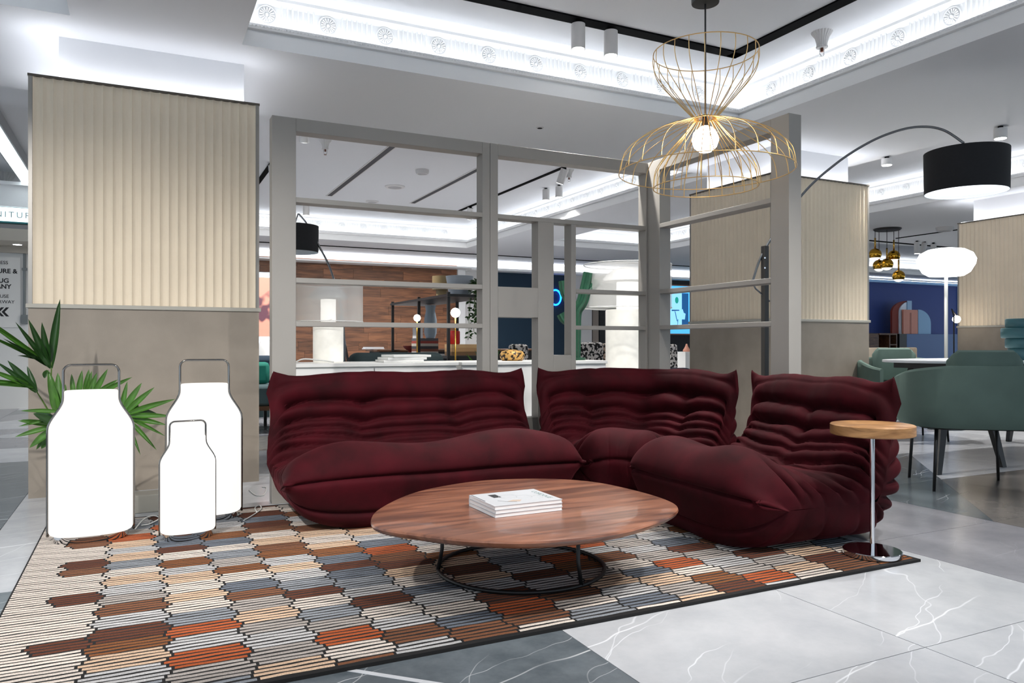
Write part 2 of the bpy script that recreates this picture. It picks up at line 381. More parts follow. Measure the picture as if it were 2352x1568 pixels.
# ================================================================== COLUMNS
def flute_wall(mb, p0, p1, z0, z1, out, n, depth=.013, seg=6):
    p0 = Vector(p0); p1 = Vector(p1); o = Vector(out)
    prof = []
    for k in range(n):
        for s in range(seg):
            t = s / seg; prof.append(((k + t) / n, -depth * math.sin(math.pi * t) ** .75))
    prof.append((1, 0))
    vs = []
    for t, d in prof:
        q = p0.lerp(p1, t) + o * d; vs += [(q.x, q.y, z0), (q.x, q.y, z1)]
    fs = [(2 * k, 2 * k + 2, 2 * k + 3, 2 * k + 1) for k in range(len(prof) - 1)]
    mb.add(vs, fs)
def column(x0, x1, y0, y1, neck, faces, label):
    c = thing('column', label, 'column', (x0, y0, 0), kind='structure')
    MB().box(x0, y0, 0, x1, y1, 1.062).build('stone_base', m_stone, c)
    MB().box(x0 - .012, y0 - .012, 1.062, x1 + .012, y1 + .012, 1.086).build('ledge', m_ledge, c, bevel=.003)
    MB().box(x0 + .012, y0 + .012, 1.086, x1 - .012, y1 - .012, 2.36).build('core', m_plaster, c)
    for f in faces:
        mb = MB()
        if f == '-y': flute_wall(mb, (x0 + .02, y0, 0), (x1 - .02, y0, 0), 1.086, 2.355, (0, -1, 0), 24)
        if f == '-x': flute_wall(mb, (x0, y1 - .02, 0), (x0, y0 + .02, 0), 1.086, 2.355, (-1, 0, 0), 21)
        mb.build('fluted_panel', m_plaster, c, smooth='auto')
    for (x, y) in ((x0, y0), (x1 - .018, y0), (x0, y1 - .018), (x1 - .018, y1 - .018)):
        MB().box(x - .001, y - .001, 1.086, x + .019, y + .019, 2.362).build('corner_trim', M('aluminium', (150, 146, 140), .35, .6), c)
    MB().box(x0 - .004, y0 - .004, 2.355, x1 + .004, y1 + .004, 2.368).build('top_trim', M('dark_bronze', (84, 76, 66), .5), c)
    nx0, nx1, ny0, ny1 = neck
    MB().box(nx0, ny0, 2.36, nx1, ny1, ZS + .0).build('neck', m_paint, c)
    # up-light lying on the cladding around the neck
    lm = MB()
    for bx in ((x0 + .02, y0 + .03, nx1 + .05, ny0 - .03), (x0 + .02, ny1 + .03, nx1 + .05, y1 - .03), (x0 + .03, y0 + .03, nx0 - .03, y1 - .03), (nx1 + .02, y0 + .03, x1 - .02, y1 - .03)):
        a, b, d, e = bx
        if d - a > .01 and e - b > .01: lm.box(a, b, 2.369, d, e, 2.374)
    lm.build('up_light', m_led_neck, c)
    return c
column(-.557, .672, 4.98, 6.09, (-.42, .596, 5.10, 5.97), ['-y'], 'wide column left of the divider, cream fluted top over taupe stone, beside white lanterns')
column(4.98, 6.21, 4.98, 6.09, (5.10, 6.07, 5.10, 5.97), ['-y', '-x'], 'column behind the right side of the grey divider, cream fluted top over grey stone')
column(9.17, 10.4, 4.98, 6.07, (9.30, 10.27, 5.10, 5.95), ['-y', '-x'], 'column at the far right edge behind the white globe lamp')
# low boxed step in front of the left column
low = tag(MB().box(-.22, 4.30, 0, .487, 4.44, .09).build('floor_box', m_ledge, bevel=.004), 'low beige box on the floor behind the white lanterns', 'box')

# ================================================================== FAR WALLS
YB = 15.2
m_wall = M('wall_white', (214, 212, 210), .8)
wall_back = struct(MB().box(-7, YB, 0, 24, YB + .15, ZS).build('wall_back', m_wall))
m_plank = wood('plank_walnut', (84, 50, 31), (146, 96, 64), (1.2, 12, 12), .5, per_obj=.28)
pl_sizes = {}
rp = random.Random(11)
z = .0; row = 0
while z < 2.4:
    hgt = .182; x = 1.2 - rp.random() * .6
    while x < 6.1:
        L = rp.choice([.6, .75, .9, 1.05, 1.2]); x2 = min(x + L, 6.12)
        key = round(x2 - x, 3)
        if key not in pl_sizes:
            m_ = MB().box(0, -.02, 0, key - .003, 0, hgt - .003).mesh('plank'); m_.materials.append(m_plank); pl_sizes[key] = m_
        o = bpy.data.objects.new('plank', pl_sizes[key]); COL.objects.link(o); o.parent = wall_back; o.location = (x, YB - .003 * rp.random(), z)
        x = x2
    z += hgt; row += 1
struct(MB().box(.5, YB - .40, 2.46, 6.3, YB, 2.49).box(6.13, YB - .06, 0, 6.3, YB, 2.46).build('trim_6', m_trim))
m_navy = M('wall_navy', (18, 46, 66), .7)
struct(MB().box(6.95, YB - .05, 0, 8.80, YB, 2.44).build('wall_navy_panel', m_navy))
m_tex = M('wallpaper_black', (34, 34, 36), .6, var=.6, vscale=16, stretch=(5, 5, .7))
struct(MB().box(9.72, YB - .05, 0, 10.4, YB, 2.44).box(11.5, YB - .05, 0, 14.0, YB, 2.44).build('wall_dark_paper', m_tex))
struct(MB().box(6.3, YB - .40, 2.44, 24, YB, 2.49).build('trim_7', m_trim))
# wash light above the far cornice
MB().box(.6, YB - .30, 2.491, 6.2, YB - .10, 2.496).build('cove_light', m_led, wall_back)
MB().box(6.4, YB - .30, 2.491, 15.8, YB - .10, 2.496).build('cove_light', m_led, wall_back)
m_blue = M('wall_blue', (40, 66, 138), .6)
YR = 13.9
struct(MB().box(16.0, YR, 0, 20.97, YR + .12, 2.5).build('wall_right', m_blue))
struct(MB().box(15.9, YR - .1, 2.5, 24, YR + .12, 2.57).box(20.97, YR - .02, 0, 24, YR + .12, 2.5).build('trim_8', M('pale_blue_trim', (150, 190, 230), .6)))
MB().box(16, YR - .06, 2.572, 24, YR + .04, 2.58).build('cove_light', m_led, wall_back)
# left shop front
YS = 12.0
sf = struct(MB().box(-7, YS, 0, .35, YS + .1, 2.07).build('wall_left', M('shop_door_white', (206, 206, 204), .5)))
struct(MB().box(-7, YS - .06, 2.07, .35, YS + .1, 2.15).box(-7, YS - .75, 2.15, .35, YS + .1, 2.20).box(-7, YS - .75, 2.20, .35, YS - .65, 2.30).build('trim_9', M('shop_trim', (176, 168, 156), .6)))
struct(MB().box(-7, YS - .72, 2.58, .35, YS + .1, 2.86).box(-7, YS - .80, 2.84, .35, YS + .1, 2.88).build('trim_10', m_trim))

# ================================================================== GREY ROOM DIVIDER
YD, TD = 4.23, .09
div = thing('room_divider', 'grey L-shaped open-frame room divider behind the burgundy sofa', 'room divider', (.638, YD, 0))
def dx(px): return Yp(px, 700, YD).x
ZT = 2.09
R2, R3, R4, RT = (1.632, 1.660), (1.194, 1.222), (.957, .984), (2.018, ZT)
def bar(name, x0, x1, z0, z1, y0=YD, y1=YD + TD): MB().box(x0, y0, z0, x1, y1, z1).build(name, m_frame, div, bevel=.002)
xl0, xl1, xm0, xm, xm1, xr0, xr1 = .638, dx(680), dx(1108), dx(1125.5), dx(1144), dx(1484), 3.1
bar('post', xl0, xl1, 0, ZT); bar('post', xm0, xm - .0008, 0, ZT); bar('post', xm + .0008, xm1, 0, ZT); bar('post', xr0, xr1, 0, ZT)
for a, b in (RT, R2, R3, R4, (0, .09)): bar('rail', xl1, xm0, a, b)
for a, b in (RT, R2, (0, .09)): bar('rail', xm1, xr0, a, b)
xa, xb, xc, xd = dx(1236), dx(1272), dx(1312), dx(1323)
bar('panel', xm1, xa, 1.026, 1.214); bar('post', xa, xb, .09, R2[0]); bar('post', xc, xd, .09, R2[0]); bar('panel', xb, xc, .09, .79)
bar('panel', xm1, xa, .09, .40)
for a, b in ((1.192, 1.217), (.955, .98)): bar('rail', xd, xr0, a, b)
yn, yf = 2.98, YD
def bary(name, y0, y1, z0, z1): MB().box(3.1, y0, z0, 3.1 + TD, y1, z1).build(name, m_frame, div, bevel=.002)
bary('post', 4.10, YD + TD, 0, ZT); bary('post', yn, 3.11, 0, ZT)
for a, b in (RT, R2, R3, R4, (0, .09)): bary('rail', 3.11, 4.10, a, b)

# ================================================================== BURGUNDY SOFA
PROF = [(.80, .0, .70, .19), (.45, .0, .45, .19), (.16, .0, .30, .19), (.07, .04, .27, .19), (.035, .13, .255, .19), (-.005, .255, .25, .19), (.02, .335, .255, .19), (.10, .395, .28, .19),
        (.22, .395, .34, .19), (.36, .345, .43, .19), (.50, .315, .56, .19), (.60, .34, .72, .195), (.665, .43, .767, .27), (.72, .53, .797, .36), (.76, .63, .827, .45), (.80, .695, .857, .54),
        (.865, .705, .86, .55), (.925, .64, .843, .50), (.96, .50, .81, .40), (.968, .32, .77, .28), (.945, .14, .743, .20), (.89, .02, .73, .19)]
def sample_profile(NT):
    P = catmull(PROF, 24); K = np.arange(len(P)) / 24.0
    Q = np.vstack([P, P[:1]]); L = np.concatenate([[0], np.cumsum(np.hypot(*np.diff(Q[:, :2], axis=0).T))])
    s = np.linspace(0, L[-1], NT, endpoint=False)
    out = np.stack([np.interp(s, L, Q[:, i]) for i in range(4)], 1)
    k = np.interp(s, L, np.append(K, len(PROF)))
    sk = lambda kk: float(np.interp(kk, np.append(K, len(PROF)), L))
    return out, s, k, L[-1], sk
# creases: (position on the profile, depth, width, lift toward the sides, how much it shows at mid width)
CREASE = [(4.98, .016, .012, 0, 1), (3.55, .012, .012, 0, 1), (13.55, .034, .030, .020, 1), (12.75, .034, .026, .035, 1), (12.2, .028, .020, .045, .9), (11.75, .026, .018, .045, .8), (11.3, .026, .017, .04, .8),
          (10.85, .028, .018, .03, .9), (10.4, .020, .018, .02, .6), (9.9, .018, .02, .01, .35), (9.3, .018, .022, 0, .12), (8.6, .016, .022, 0, .05), (7.9, .014, .022, 0, .0),
          (14.75, .008, .02, 0, .6), (16.6, .012, .03, 0, .5), (17.4, .018, .03, 0, .2), (18.0, .020, .028, 0, .1), (18.6, .020, .026, 0, .1), (19.2, .020, .026, 0, .1), (19.8, .020, .026, 0, .1), (20.4, .02, .026, 0, .05), (21.0, .018, .026, 0, 0), (21.7, .016, .026, 0, 0), (.3, .016, .03, 0, 0), (.9, .016, .03, 0, 0), (1.5, .016, .03, 0, 0)]
CA = 1.95
def togo(name, label, mapf, a, depth, tufts, seed, NT=380, nin=40, nend=15, topw=.90, botw=.88, humps=()):
    prof, s, kk, Lt, sk = sample_profile(NT); rg = np.random.default_rng(seed)
    n = 4.2; xin = np.linspace(-.86, .86, nin); sin_ = (1 - np.abs(xin) ** n) ** (1 / n)
    se = np.linspace(sin_[-1], 0.0, nend + 1)[1:]; xe = (1 - se ** n) ** (1 / n)
    U = np.concatenate([-xe[::-1], xin, xe]); SH = np.concatenate([se[::-1], sin_, se]); NU = len(U)
    q = prof[:, 0] * depth; zz = prof[:, 1]; cq = prof[:, 2] * depth; cz = prof[:, 3]
    u = U[None, :]; sh = SH[None, :]
    ds = lambda k0: (s - sk(k0) + Lt / 2) % Lt - Lt / 2
    wt = np.exp(-(ds(15.55) / .06) ** 2)[:, None]; wn = np.exp(-(ds(5.0) / .06) ** 2)[:, None]
    edge = np.clip((np.abs(u) - .72) / .28, 0, 1)
    keep = np.maximum(sh, np.maximum(wt * .80, wn * .72) * np.clip(edge * 3, 0, 1) * np.clip(sh * 2.2, 0, 1))
    Qm = cq[:, None] + (q - cq)[:, None] * keep; Zm = cz[:, None] + (zz - cz)[:, None] * keep
    wz = np.interp(Zm, [0, .14, .25, .38, .72], [botw, .955, 1.0, .985, topw])
    Um = np.broadcast_to(u, Qm.shape) * wz
    Um = Um + np.sign(u) * edge ** 2 * (wn * .025 + wt * .035) / a
    Zm = Zm + edge ** 2 * wt * .05 + edge ** 2 * wn * .0
    for (uh, amp, wd_) in humps:                                     # soft rolls of the seat front
        Zm = Zm + amp * np.exp(-((u - uh) / wd_) ** 2) * np.exp(-(ds(7.6) / .12) ** 2)[:, None]
    G = mapf(Qm, Um * a, Um, Zm)
    # normals
    dt = np.roll(G, -1, 0) - np.roll(G, 1, 0); du = np.empty_like(G); du[:, 1:-1] = G[:, 2:] - G[:, :-2]; du[:, 0] = G[:, 1] - G[:, 0]; du[:, -1] = G[:, -1] - G[:, -2]
    N = np.cross(du, dt); N /= (np.linalg.norm(N, axis=2, keepdims=True) + 1e-9)
    mid = G.mean((0, 1)); 
    if ((G - mid) * N).sum() < 0: N = -N
    D = np.zeros(Qm.shape)
    tf = sum(np.exp(-((u - t) / .10) ** 2) for t in tufts)
    for (k0, amp, wd_, lift, cen) in CREASE:
        ph = rg.uniform(0, 6.28, 3)
        wob = .006 * np.sin(3 * u + ph[0]) + .004 * np.sin(7 * u + ph[1])
        if lift: d_ = ds(k0)[:, None] - lift * (u ** 2 - .35) * 1.6 + .016 * tf - wob
        else: d_ = ds(k0)[:, None] - wob * .3
        am = amp * (cen + (1 - cen) * np.clip((np.abs(u) - .62) / .25, 0, 1)) * (1 + .25 * np.sin(2.3 * u + ph[2]))
        if lift: am = am * (1 + .45 * tf)
        D -= am * CA * np.exp(-np.abs(d_) / (wd_ * .8)) * (1 + .6 * np.clip((np.abs(u) - .75) / .2, 0, 1))
    back = np.exp(-(np.clip(np.abs(ds(12.6)) - .12, 0, None) / .05) ** 2)[:, None]
    D -= .022 * back * sum(np.exp(-((u - t) / .045) ** 2 - (ds(12.6)[:, None] / .06) ** 2) for t in tufts)
    for t in tufts:                                                  # vertical stitched seams and small gathers
        D -= .006 * np.exp(-np.abs(u - t) / .015) * (np.exp(-(ds(13.6) / .22) ** 2) + .8 * np.exp(-(ds(4.5) / .22) ** 2))[:, None]
    D += .004 * np.sin(9 * u + 3 * np.sin(5 * s)[:, None]) * np.exp(-(ds(14.2) / .12) ** 2)[:, None] + .003 * np.sin(31 * u + 17 * s[:, None])* np.exp(-(ds(13.0) / .2) ** 2)[:, None]
    D += .004 * np.sin(6.0 * u + 8 * s[:, None])
    D *= np.clip(sh * 1.6, 0, 1)
    D = np.where((kk[:, None] > 21.8) | (kk[:, None] < 2.0), np.minimum(D, 0) * .2, D)
    G = G + N * D[..., None]; G[..., 2] = np.maximum(G[..., 2], .0135)
    base = Vector((float(G[..., 0].mean()), float(G[..., 1].mean()), .0135)); 
    root = thing(name, label, 'sofa', base, group='burgundy sectional sofa pieces')
    def part(nm, sel):
        mb = MB(); rows = [i for i in range(NT) if sel(kk[i])]
        used = sorted(set(rows) | {(i + 1) % NT for i in rows}); mp = {r: j for j, r in enumerate(used)}
        vs = [tuple(G[r, c]) for r in used for c in range(NU)]
        fs = [(mp[i] * NU + c, mp[i] * NU + c + 1, mp[(i + 1) % NT] * NU + c + 1, mp[(i + 1) % NT] * NU + c) for i in rows for c in range(NU - 1)]
        mb.add(vs, fs); return mb.build(nm, m_velvet, root, smooth=True)
    part('seat', lambda k: 4.98 <= k < 10.85); part('backrest', lambda k: 10.85 <= k < 18.0); part('base', lambda k: k >= 18.0 or k < 4.98)
    return root
def stack3(x, y, z): return np.stack([x, y, z], -1)
togo('sofa', 'two-seat burgundy velvet sofa section at left, front toward the wooden coffee table', lambda q, x, u, z: stack3(1.345 + x, 3.365 + q, z), .765, .86, (-.36, .36), 1, humps=((-.72, .022, .2), (.42, .03, .35), (-.15, -.025, .3)))
LC, r0 = 1.0, .16
def corner_map(q, x, u, z):
    th = math.pi / 4 - np.clip(u, -1, 1) * math.pi / 4 * .97
    out = LC / (np.abs(np.cos(th)) ** 6 + np.abs(np.sin(th)) ** 6) ** (1 / 6.)
    qq = q / .98; R = r0 + np.clip(qq, -.1, 2) * (out - r0)
    return stack3(2.14 + R * .96 * np.cos(th), 3.215 + R * .97 * np.sin(th), z)
togo('sofa', 'burgundy velvet corner section in the middle of the sectional', corner_map, .75, .98, (-.42, 0., .42), 2, topw=.96, botw=.97)
rc = math.radians(4)
def chair_map(q, x, u, z):
    X = (q - .48) ; Y = -x
    return stack3(2.60 + X * math.cos(rc) + Y * math.sin(rc), 2.69 - X * math.sin(rc) + Y * math.cos(rc), z)
togo('sofa', 'single-seat burgundy velvet sofa section at right, beside the pedestal table', chair_map, .47, .98, (0.1,), 3, nin=34, humps=((.5, .03, .3), (-.55, .02, .3)))

# ================================================================== RUG
RX0, RX1, RY0, RY1, RZ = -.394, 2.771, 1.985, 4.16, .012
rug = thing('rug', 'large wool rug of striped cream, grey, brown and rust scales under the coffee table', 'rug', (RX0, RY0, 0))
MB().box(RX0, RY0, .0005, RX1, RY1, .0108).build('backing', M('rug_black', (18, 17, 18), .95), rug)
rug_cols = [lin(c) for c in ((212, 200, 190), (186, 184, 184), (138, 142, 148), (122, 82, 60), (98, 60, 46), (170, 88, 52), (206, 176, 150), (128, 82, 52), (168, 160, 154), (106, 112, 122))]
wts = [.17, .19, .12, .09, .08, .07, .12, .08, .07, .05]
pitch, ch = .0235, .110
colw = .192; ncol = 17
cellcol = {}
rr = random.Random(21)
vs, fs, cs = [], [], []
nr = int((RY1 - RY0 - .02) / pitch)
def bnd(ci, y):
    p = (y / ch + (ci % 2) * .5 + ci * .13) % 1.0
    return RX0 + .25 + (ci - 1) * colw + .03 * abs(p - .5) * 2 + .016 * math.sin(y * 2.1 + ci)
for k in range(nr):
    y0 = RY0 + .022 + k * pitch; y1 = y0 + pitch * .66; yc = (y0 + y1) / 2
    for ci in range(ncol):
        xa_ = RX0 + .006 if ci == 0 else bnd(ci, yc) + .004
        xb_ = RX1 - .012 if ci == ncol - 1 else bnd(ci + 1, yc) - .004
        if xb_ - xa_ < .01: continue
        cid = math.floor(yc / ch + (ci % 2) * .5 + ci * .13)
        segs = [(xa_, xb_, None)]
        if ci == 0:
            key = (0, cid)
            if key not in cellcol: cellcol[key] = None
            if cid in (22, 26, 29, 30, 33):
                p = (yc / ch) % 1.0; xs_ = bnd(1, yc) - .17 + .05 * abs(p - .5) * 2
                segs = [(xa_, xs_ - .006, rug_cols[0]), (xs_ + .002, xb_, rug_cols[3 if cid % 2 else 4])]
            else: segs = [(xa_, xb_, rug_cols[0])]
        else:
            key = (ci, cid)
            if key not in cellcol: cellcol[key] = rr.choices(rug_cols, [w if rug_cols[n_] not in (cellcol.get((ci, cid - 1)), cellcol.get((ci - 1, cid))) else .0 for n_, w in enumerate(wts)])[0]
            segs = [(xa_, xb_, cellcol[key])]
        for (xs0, xs1, colr) in segs:
            m = max(2, int((xs1 - xs0) / .03)); o = len(vs); shade = rr.uniform(.9, 1.08)
            for j in range(m + 1):
                x = xs0 + (xs1 - xs0) * j / m; dy = .0016 * math.sin(x * 23 + k * 1.7) + .0008 * math.sin(x * 61 + k); hz = RZ
                for (yy, zz_) in ((y0, .0105), (y0 + .002, hz - .0003), (yc, hz), (y1 - .002, hz - .0003), (y1, .0105)):
                    vs.append((x, yy + dy, zz_)); cs.append(tuple(min(1, v * shade) for v in colr[:3]) + (1,))
            for j in range(m):
                for t in range(4): fs.append((o + j * 5 + t, o + (j + 1) * 5 + t, o + (j + 1) * 5 + t + 1, o + j * 5 + t + 1))
mr = bpy.data.materials.new('rug_wool'); mr.use_nodes = True
b = mr.node_tree.nodes['Principled BSDF']; b.inputs['Roughness'].default_value = .95; b.inputs['Specular IOR Level'].default_value = .1
at_ = mr.node_tree.nodes.new('ShaderNodeAttribute'); at_.attribute_name = 'wool'
nz = mr.node_tree.nodes.new('ShaderNodeTexNoise'); nz.inputs['Scale'].default_value = 260
tcx = mr.node_tree.nodes.new('ShaderNodeTexCoord'); mr.node_tree.links.new(tcx.outputs['Object'], nz.inputs[0])
mrg = mr.node_tree.nodes.new('ShaderNodeMapRange'); mrg.inputs[1].default_value = .3; mrg.inputs[2].default_value = .7; mrg.inputs[3].default_value = .7; mrg.inputs[4].default_value = 1.12
mr.node_tree.links.new(nz.outputs[0], mrg.inputs[0])
mxx = mr.node_tree.nodes.new('ShaderNodeVectorMath'); mxx.operation = 'SCALE'
mr.node_tree.links.new(at_.outputs['Color'], mxx.inputs[0]); mr.node_tree.links.new(mrg.outputs[0], mxx.inputs['Scale'])
mr.node_tree.links.new(mxx.outputs[0], b.inputs['Base Color'])
pb = MB().add(vs, fs); pile = pb.build('pile', mr, rug, smooth=True); pile['kind'] = 'stuff'
ca = pile.data.color_attributes.new('wool', 'FLOAT_COLOR', 'POINT'); ca.data.foreach_set('color', np.array(cs, 'f').ravel())

# ================================================================== COFFEE TABLE
m_walnut = wood('walnut_top', (86, 50, 38), (160, 106, 80), (1.3, 11, 6), .28, coat=.25, per_obj=0., dist=.9)
outl = [(0.689, 2.472), (0.758, 2.640), (0.93, 2.847), (1.102, 2.960), (1.35, 3.02), (1.604, 2.940), (1.749, 2.786), (1.80, 2.568), (1.80, 2.339), (1.74, 2.19), (1.60, 2.087), (1.386, 2.005), (1.186, 1.992), (1.027, 2.030), (0.880, 2.130), (0.765, 2.27), (0.695, 2.379)]
ctr = np.array([1.275, 2.50]); oc = catmull([(x, y) for x, y in outl], 6)
ct = thing('coffee_table', 'low walnut pebble-shaped coffee table on a black wire ring base', 'coffee table', (1.275, 2.50, .012))
rings = []
for k, z in ((.90, .236), (.965, .243), (.99, .252), (1.0, .262), (.996, .268), (.975, .270), (.80, .2705), (.45, .2705), (.08, .2705)):
    rings.append([(*(ctr + (p - ctr) * k), z) for p in oc])
MB().loft(rings).build('table_top', m_walnut, ct, smooth='auto')
rcx, rcy, rr_ = 1.30, 2.575, .315
MB().tube([(rcx + rr_ * math.cos(a), rcy + rr_ * math.sin(a), .0195) for a in np.linspace(0, 2 * math.pi, 64, endpoint=False)], .0075, 8, closed=True).build('ring_base', m_black, ct, smooth=True)
for a in (-75, 45, 165):
    ca_, sa_ = math.cos(math.radians(a)), math.sin(math.radians(a))
    MB().tube([(rcx + rr_ * ca_, rcy + rr_ * sa_, .02), (rcx + .30 * ca_, rcy + .30 * sa_, .10), (rcx + .30 * ca_, rcy + .30 * sa_, .24)], .0075, 8).build('leg', m_black, ct, smooth=True)
    MB().tube([(rcx + .30 * ca_, rcy + .30 * sa_, .23), (rcx + .02 * ca_, rcy + .02 * sa_, .23)], .006, 6).build('brace', m_black, ct, smooth=True)
# magazines
m_page = M('paper_edge', (226, 224, 222), .8, var=.06, vscale=1, stretch=(.1, .1, 900)); m_cover = M('paper_cover', (206, 208, 212), .35)
mz = .2712; mc = (1.212, 2.447)
for k, (rot, lab) in enumerate(((.0, 'bottom one of three white magazines stacked on the coffee table'), (.012, 'middle one of three white magazines stacked on the coffee table'), (-.008, 'top white magazine with a sketched cover on the coffee table'))):
    mg = thing('magazine', lab, 'magazine', (mc[0], mc[1], mz), group='magazines on the coffee table'); h_ = .0128
    MB().box(-.131, -.106, .0008, .131, .106, h_ - .0008).build('pages', m_page, mg, local=True)
    cv = MB().box(-.133, -.108, h_ - .0008, .133, .108, h_).build('front_cover', m_cover, mg, local=True)
    MB().box(-.133, -.108, 0, .133, .108, .0008).build('back_cover', m_cover, mg, local=True)
    MB().box(-.1335, .1075, 0, .133, .1085, h_).build('spine', m_cover, mg, local=True)
    mg.rotation_euler = (0, 0, rot + .02); mz += h_ + .0004
    if k == 2:
        ink = M('ink_dark', (40, 40, 44), .6); inkl = M('ink_light', (176, 180, 182), .6); inkb = M('ink_beige', (196, 176, 160), .6)
        MB().box(-.075, .02, h_, -.045, .075, h_ + .0003).build('printed_photo', ink, cv, local=True)
        MB().add([(-.06, -.055, h_ + .0003), (-.02, -.075, h_ + .0003), (0, -.05, h_ + .0003), (-.03, -.04, h_ + .0003)], [(0, 1, 2, 3)]).build('printed_shape', inkb, cv, local=True)
        MB().tube([(-.085, -.03, h_), (-.065, -.055, h_), (-.03, -.072, h_)], .0008, 4).build('printed_line', ink, cv, local=True)
        for pts in ([(-.02 + .035 * math.cos(t), .02 + .03 * math.sin(t), h_) for t in np.linspace(0, 6.2, 16)], [(.03 + .03 * math.cos(t), -.01 + .028 * math.sin(t), h_) for t in np.linspace(0, 6.2, 16)], [(.06, -.05, h_), (.09, -.045, h_), (.085, -.01, h_), (.06, -.012, h_)]):
            MB().tube(pts, .0008, 4).build('sketch_line', inkl, cv, local=True)
        t_ = text('title_lettering', 'CORDOUE', .028, M('ink_grey', (130, 150, 150), .6), cv, (0, 0, 0), (0, 0, -math.pi / 2), 'CENTER', .0002); t_.location = (.098, 0, h_ + .0003)
        MB().tube([(-.128, .10, h_), (-.128, -.02, h_)], .0013, 4).build('cover_edge_line', ink, cv, local=True)

# ================================================================== LANTERNS
def lantern(label, loc, rot, W_, Ht, handle_h, depth, tilt=0):
    lt = thing('lantern', label, 'lantern', (0, 0, 0), group='glowing white bottle lanterns')
    sh0 = Ht * .74; nk = .64
    def wid(z):
        if z < sh0: return 1.0
        t = min(1, (z - sh0) / (Ht * .21)); t = t * t * (3 - 2 * t)
        return 1 - (1 - nk) * t
    zs = [.03, .034, .042] + list(np.linspace(.08, sh0, 6)) + list(np.linspace(sh0, Ht - .004, 14))[1:] + [Ht]
    def oval(k, z, e=2.6, n=40):
        r = []
        for i in range(n):
            a = 2 * math.pi * i / n; c_, s_ = math.cos(a), math.sin(a)
            r.append((W_ / 2 * k * math.copysign(abs(c_) ** (2 / e), c_), depth / 2 * (1 - (1 - k) * .75) * math.copysign(abs(s_) ** (2 / e), s_), z))
        return r
    rg = []
    for z in zs:
        k = wid(z)
        if z == .03: k = .93
        if z == .034: k = .975
        if z == Ht: k *= .97
        rg.append(oval(k, z))
    MB().loft(rg).build('glass_body', m_lit, lt, smooth='auto', local=True)
    MB().loft([oval(.86, 0), oval(.9, .006), oval(.9, .03)]).build('base', m_chrome, lt, smooth='auto', local=True)
    hp = []; r_ = .0055 if W_ > .3 else .004
    for z in np.linspace(.02, Ht, 26): hp.append((-(W_ / 2 * wid(z) + r_ * .6), 0, z))
    xn = W_ / 2 * nk + r_ * .6; rc_ = .035 * W_ / .36; top = Ht + handle_h
    for a in np.linspace(0, math.pi / 2, 7): hp.append((-(xn - rc_ + rc_ * math.cos(a)), 0, top - rc_ + rc_ * math.sin(a)))
    full = hp + [(-x, y, z) for x, y, z in hp[::-1]]
    MB().tube(full, r_, 8).build('handle', M('dark_chrome', (132, 128, 124), .1, 1.), lt, smooth=True, local=True)
    lt.location = loc; lt.rotation_euler = (0, 0, rot)
    return lt
lantern('large white glowing lantern nearest the left edge of the rug', (-.19, 3.81, .0122), math.radians(2), .325, .645, .112, .24)
lantern('large white glowing lantern at the back, partly hidden behind the small one', (.285, 4.00, .0122), math.radians(-4), .335, .655, .115, .24)
lantern('small white glowing lantern in front of a large one', (.19, 3.63, .0122), math.radians(8), .225, .445, .065, .16)
# lamp flex on floor and rug
m_flex = M('white_flex', (225, 225, 222), .5)
def flex(label, px_pts, r=.003, z=.0165):
    pts = catmull([tuple(Zp(x, y, z))[:3] for x, y in px_pts], 8, closed=False)
    return tag(MB().tube([tuple(p) for p in pts], r, 6).build('power_cable', m_flex, smooth=True), label, 'cable')
flex('white power cable looped on the rug between the lanterns', [(310, 1215), (330, 1192), (352, 1184), (366, 1190), (345, 1202), (325, 1206)])
flex('thin white power cable lying on the floor left of the sofa', [(560, 1195), (585, 1180), (600, 1168), (596, 1160), (586, 1166), (590, 1176)], z=.015)
flex('white power cable curling on the floor beside the column foot', [(572, 1125), (588, 1137), (606, 1136), (612, 1120), (602, 1118)], z=.0035)

# ================================================================== PALM
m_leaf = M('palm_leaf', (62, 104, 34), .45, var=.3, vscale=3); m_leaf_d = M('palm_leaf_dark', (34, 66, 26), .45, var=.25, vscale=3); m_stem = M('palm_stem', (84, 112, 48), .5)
palm = thing('potted_palm', 'green palm growing behind the white lanterns', 'plant', (-.25, 4.62, 0))
px0, py0 = -.25, 4.62
MB().lathe([(.0, 0), (.10, 0), (.115, .02), (.135, .24), (.14, .25), (.125, .25), (.12, .22), (0, .22)], 24, (px0, py0, 0)).build('pot', M('pot_dark', (60, 58, 56), .6), palm, smooth='auto')
MB().lathe([(0, .223), (.119, .223)], 20, (px0, py0, 0)).build('soil', M('soil', (50, 38, 28), .95), palm)
def leaf_mesh(name, mat, droop):
    vs, fs = [], []; n = 8
    for i in range(n + 1):
        t = i / n; w_ = .5 * (math.sin(math.pi * min(1, t * .94 + .06)) ** .7) * (1 - .35 * t) if i < n else .0
        zc = -droop * t * t + droop * t * .0
        vs += [(t, -w_, zc + abs(w_) * .22), (t, 0, zc), (t, w_, zc + abs(w_) * .22)]
    for i in range(n):
        a = i * 3
        fs += [(a, a + 3, a + 4, a + 1), (a + 1, a + 4, a + 5, a + 2)]
    me = bpy.data.meshes.new(name); me.from_pydata(vs, [], fs); me.materials.append(mat)
    me.polygons.foreach_set('use_smooth', [True] * len(fs)); return me
lm_a = leaf_mesh('leaflet', m_leaf, .10); lm_b = leaf_mesh('leaflet_dark', m_leaf_d, .06)
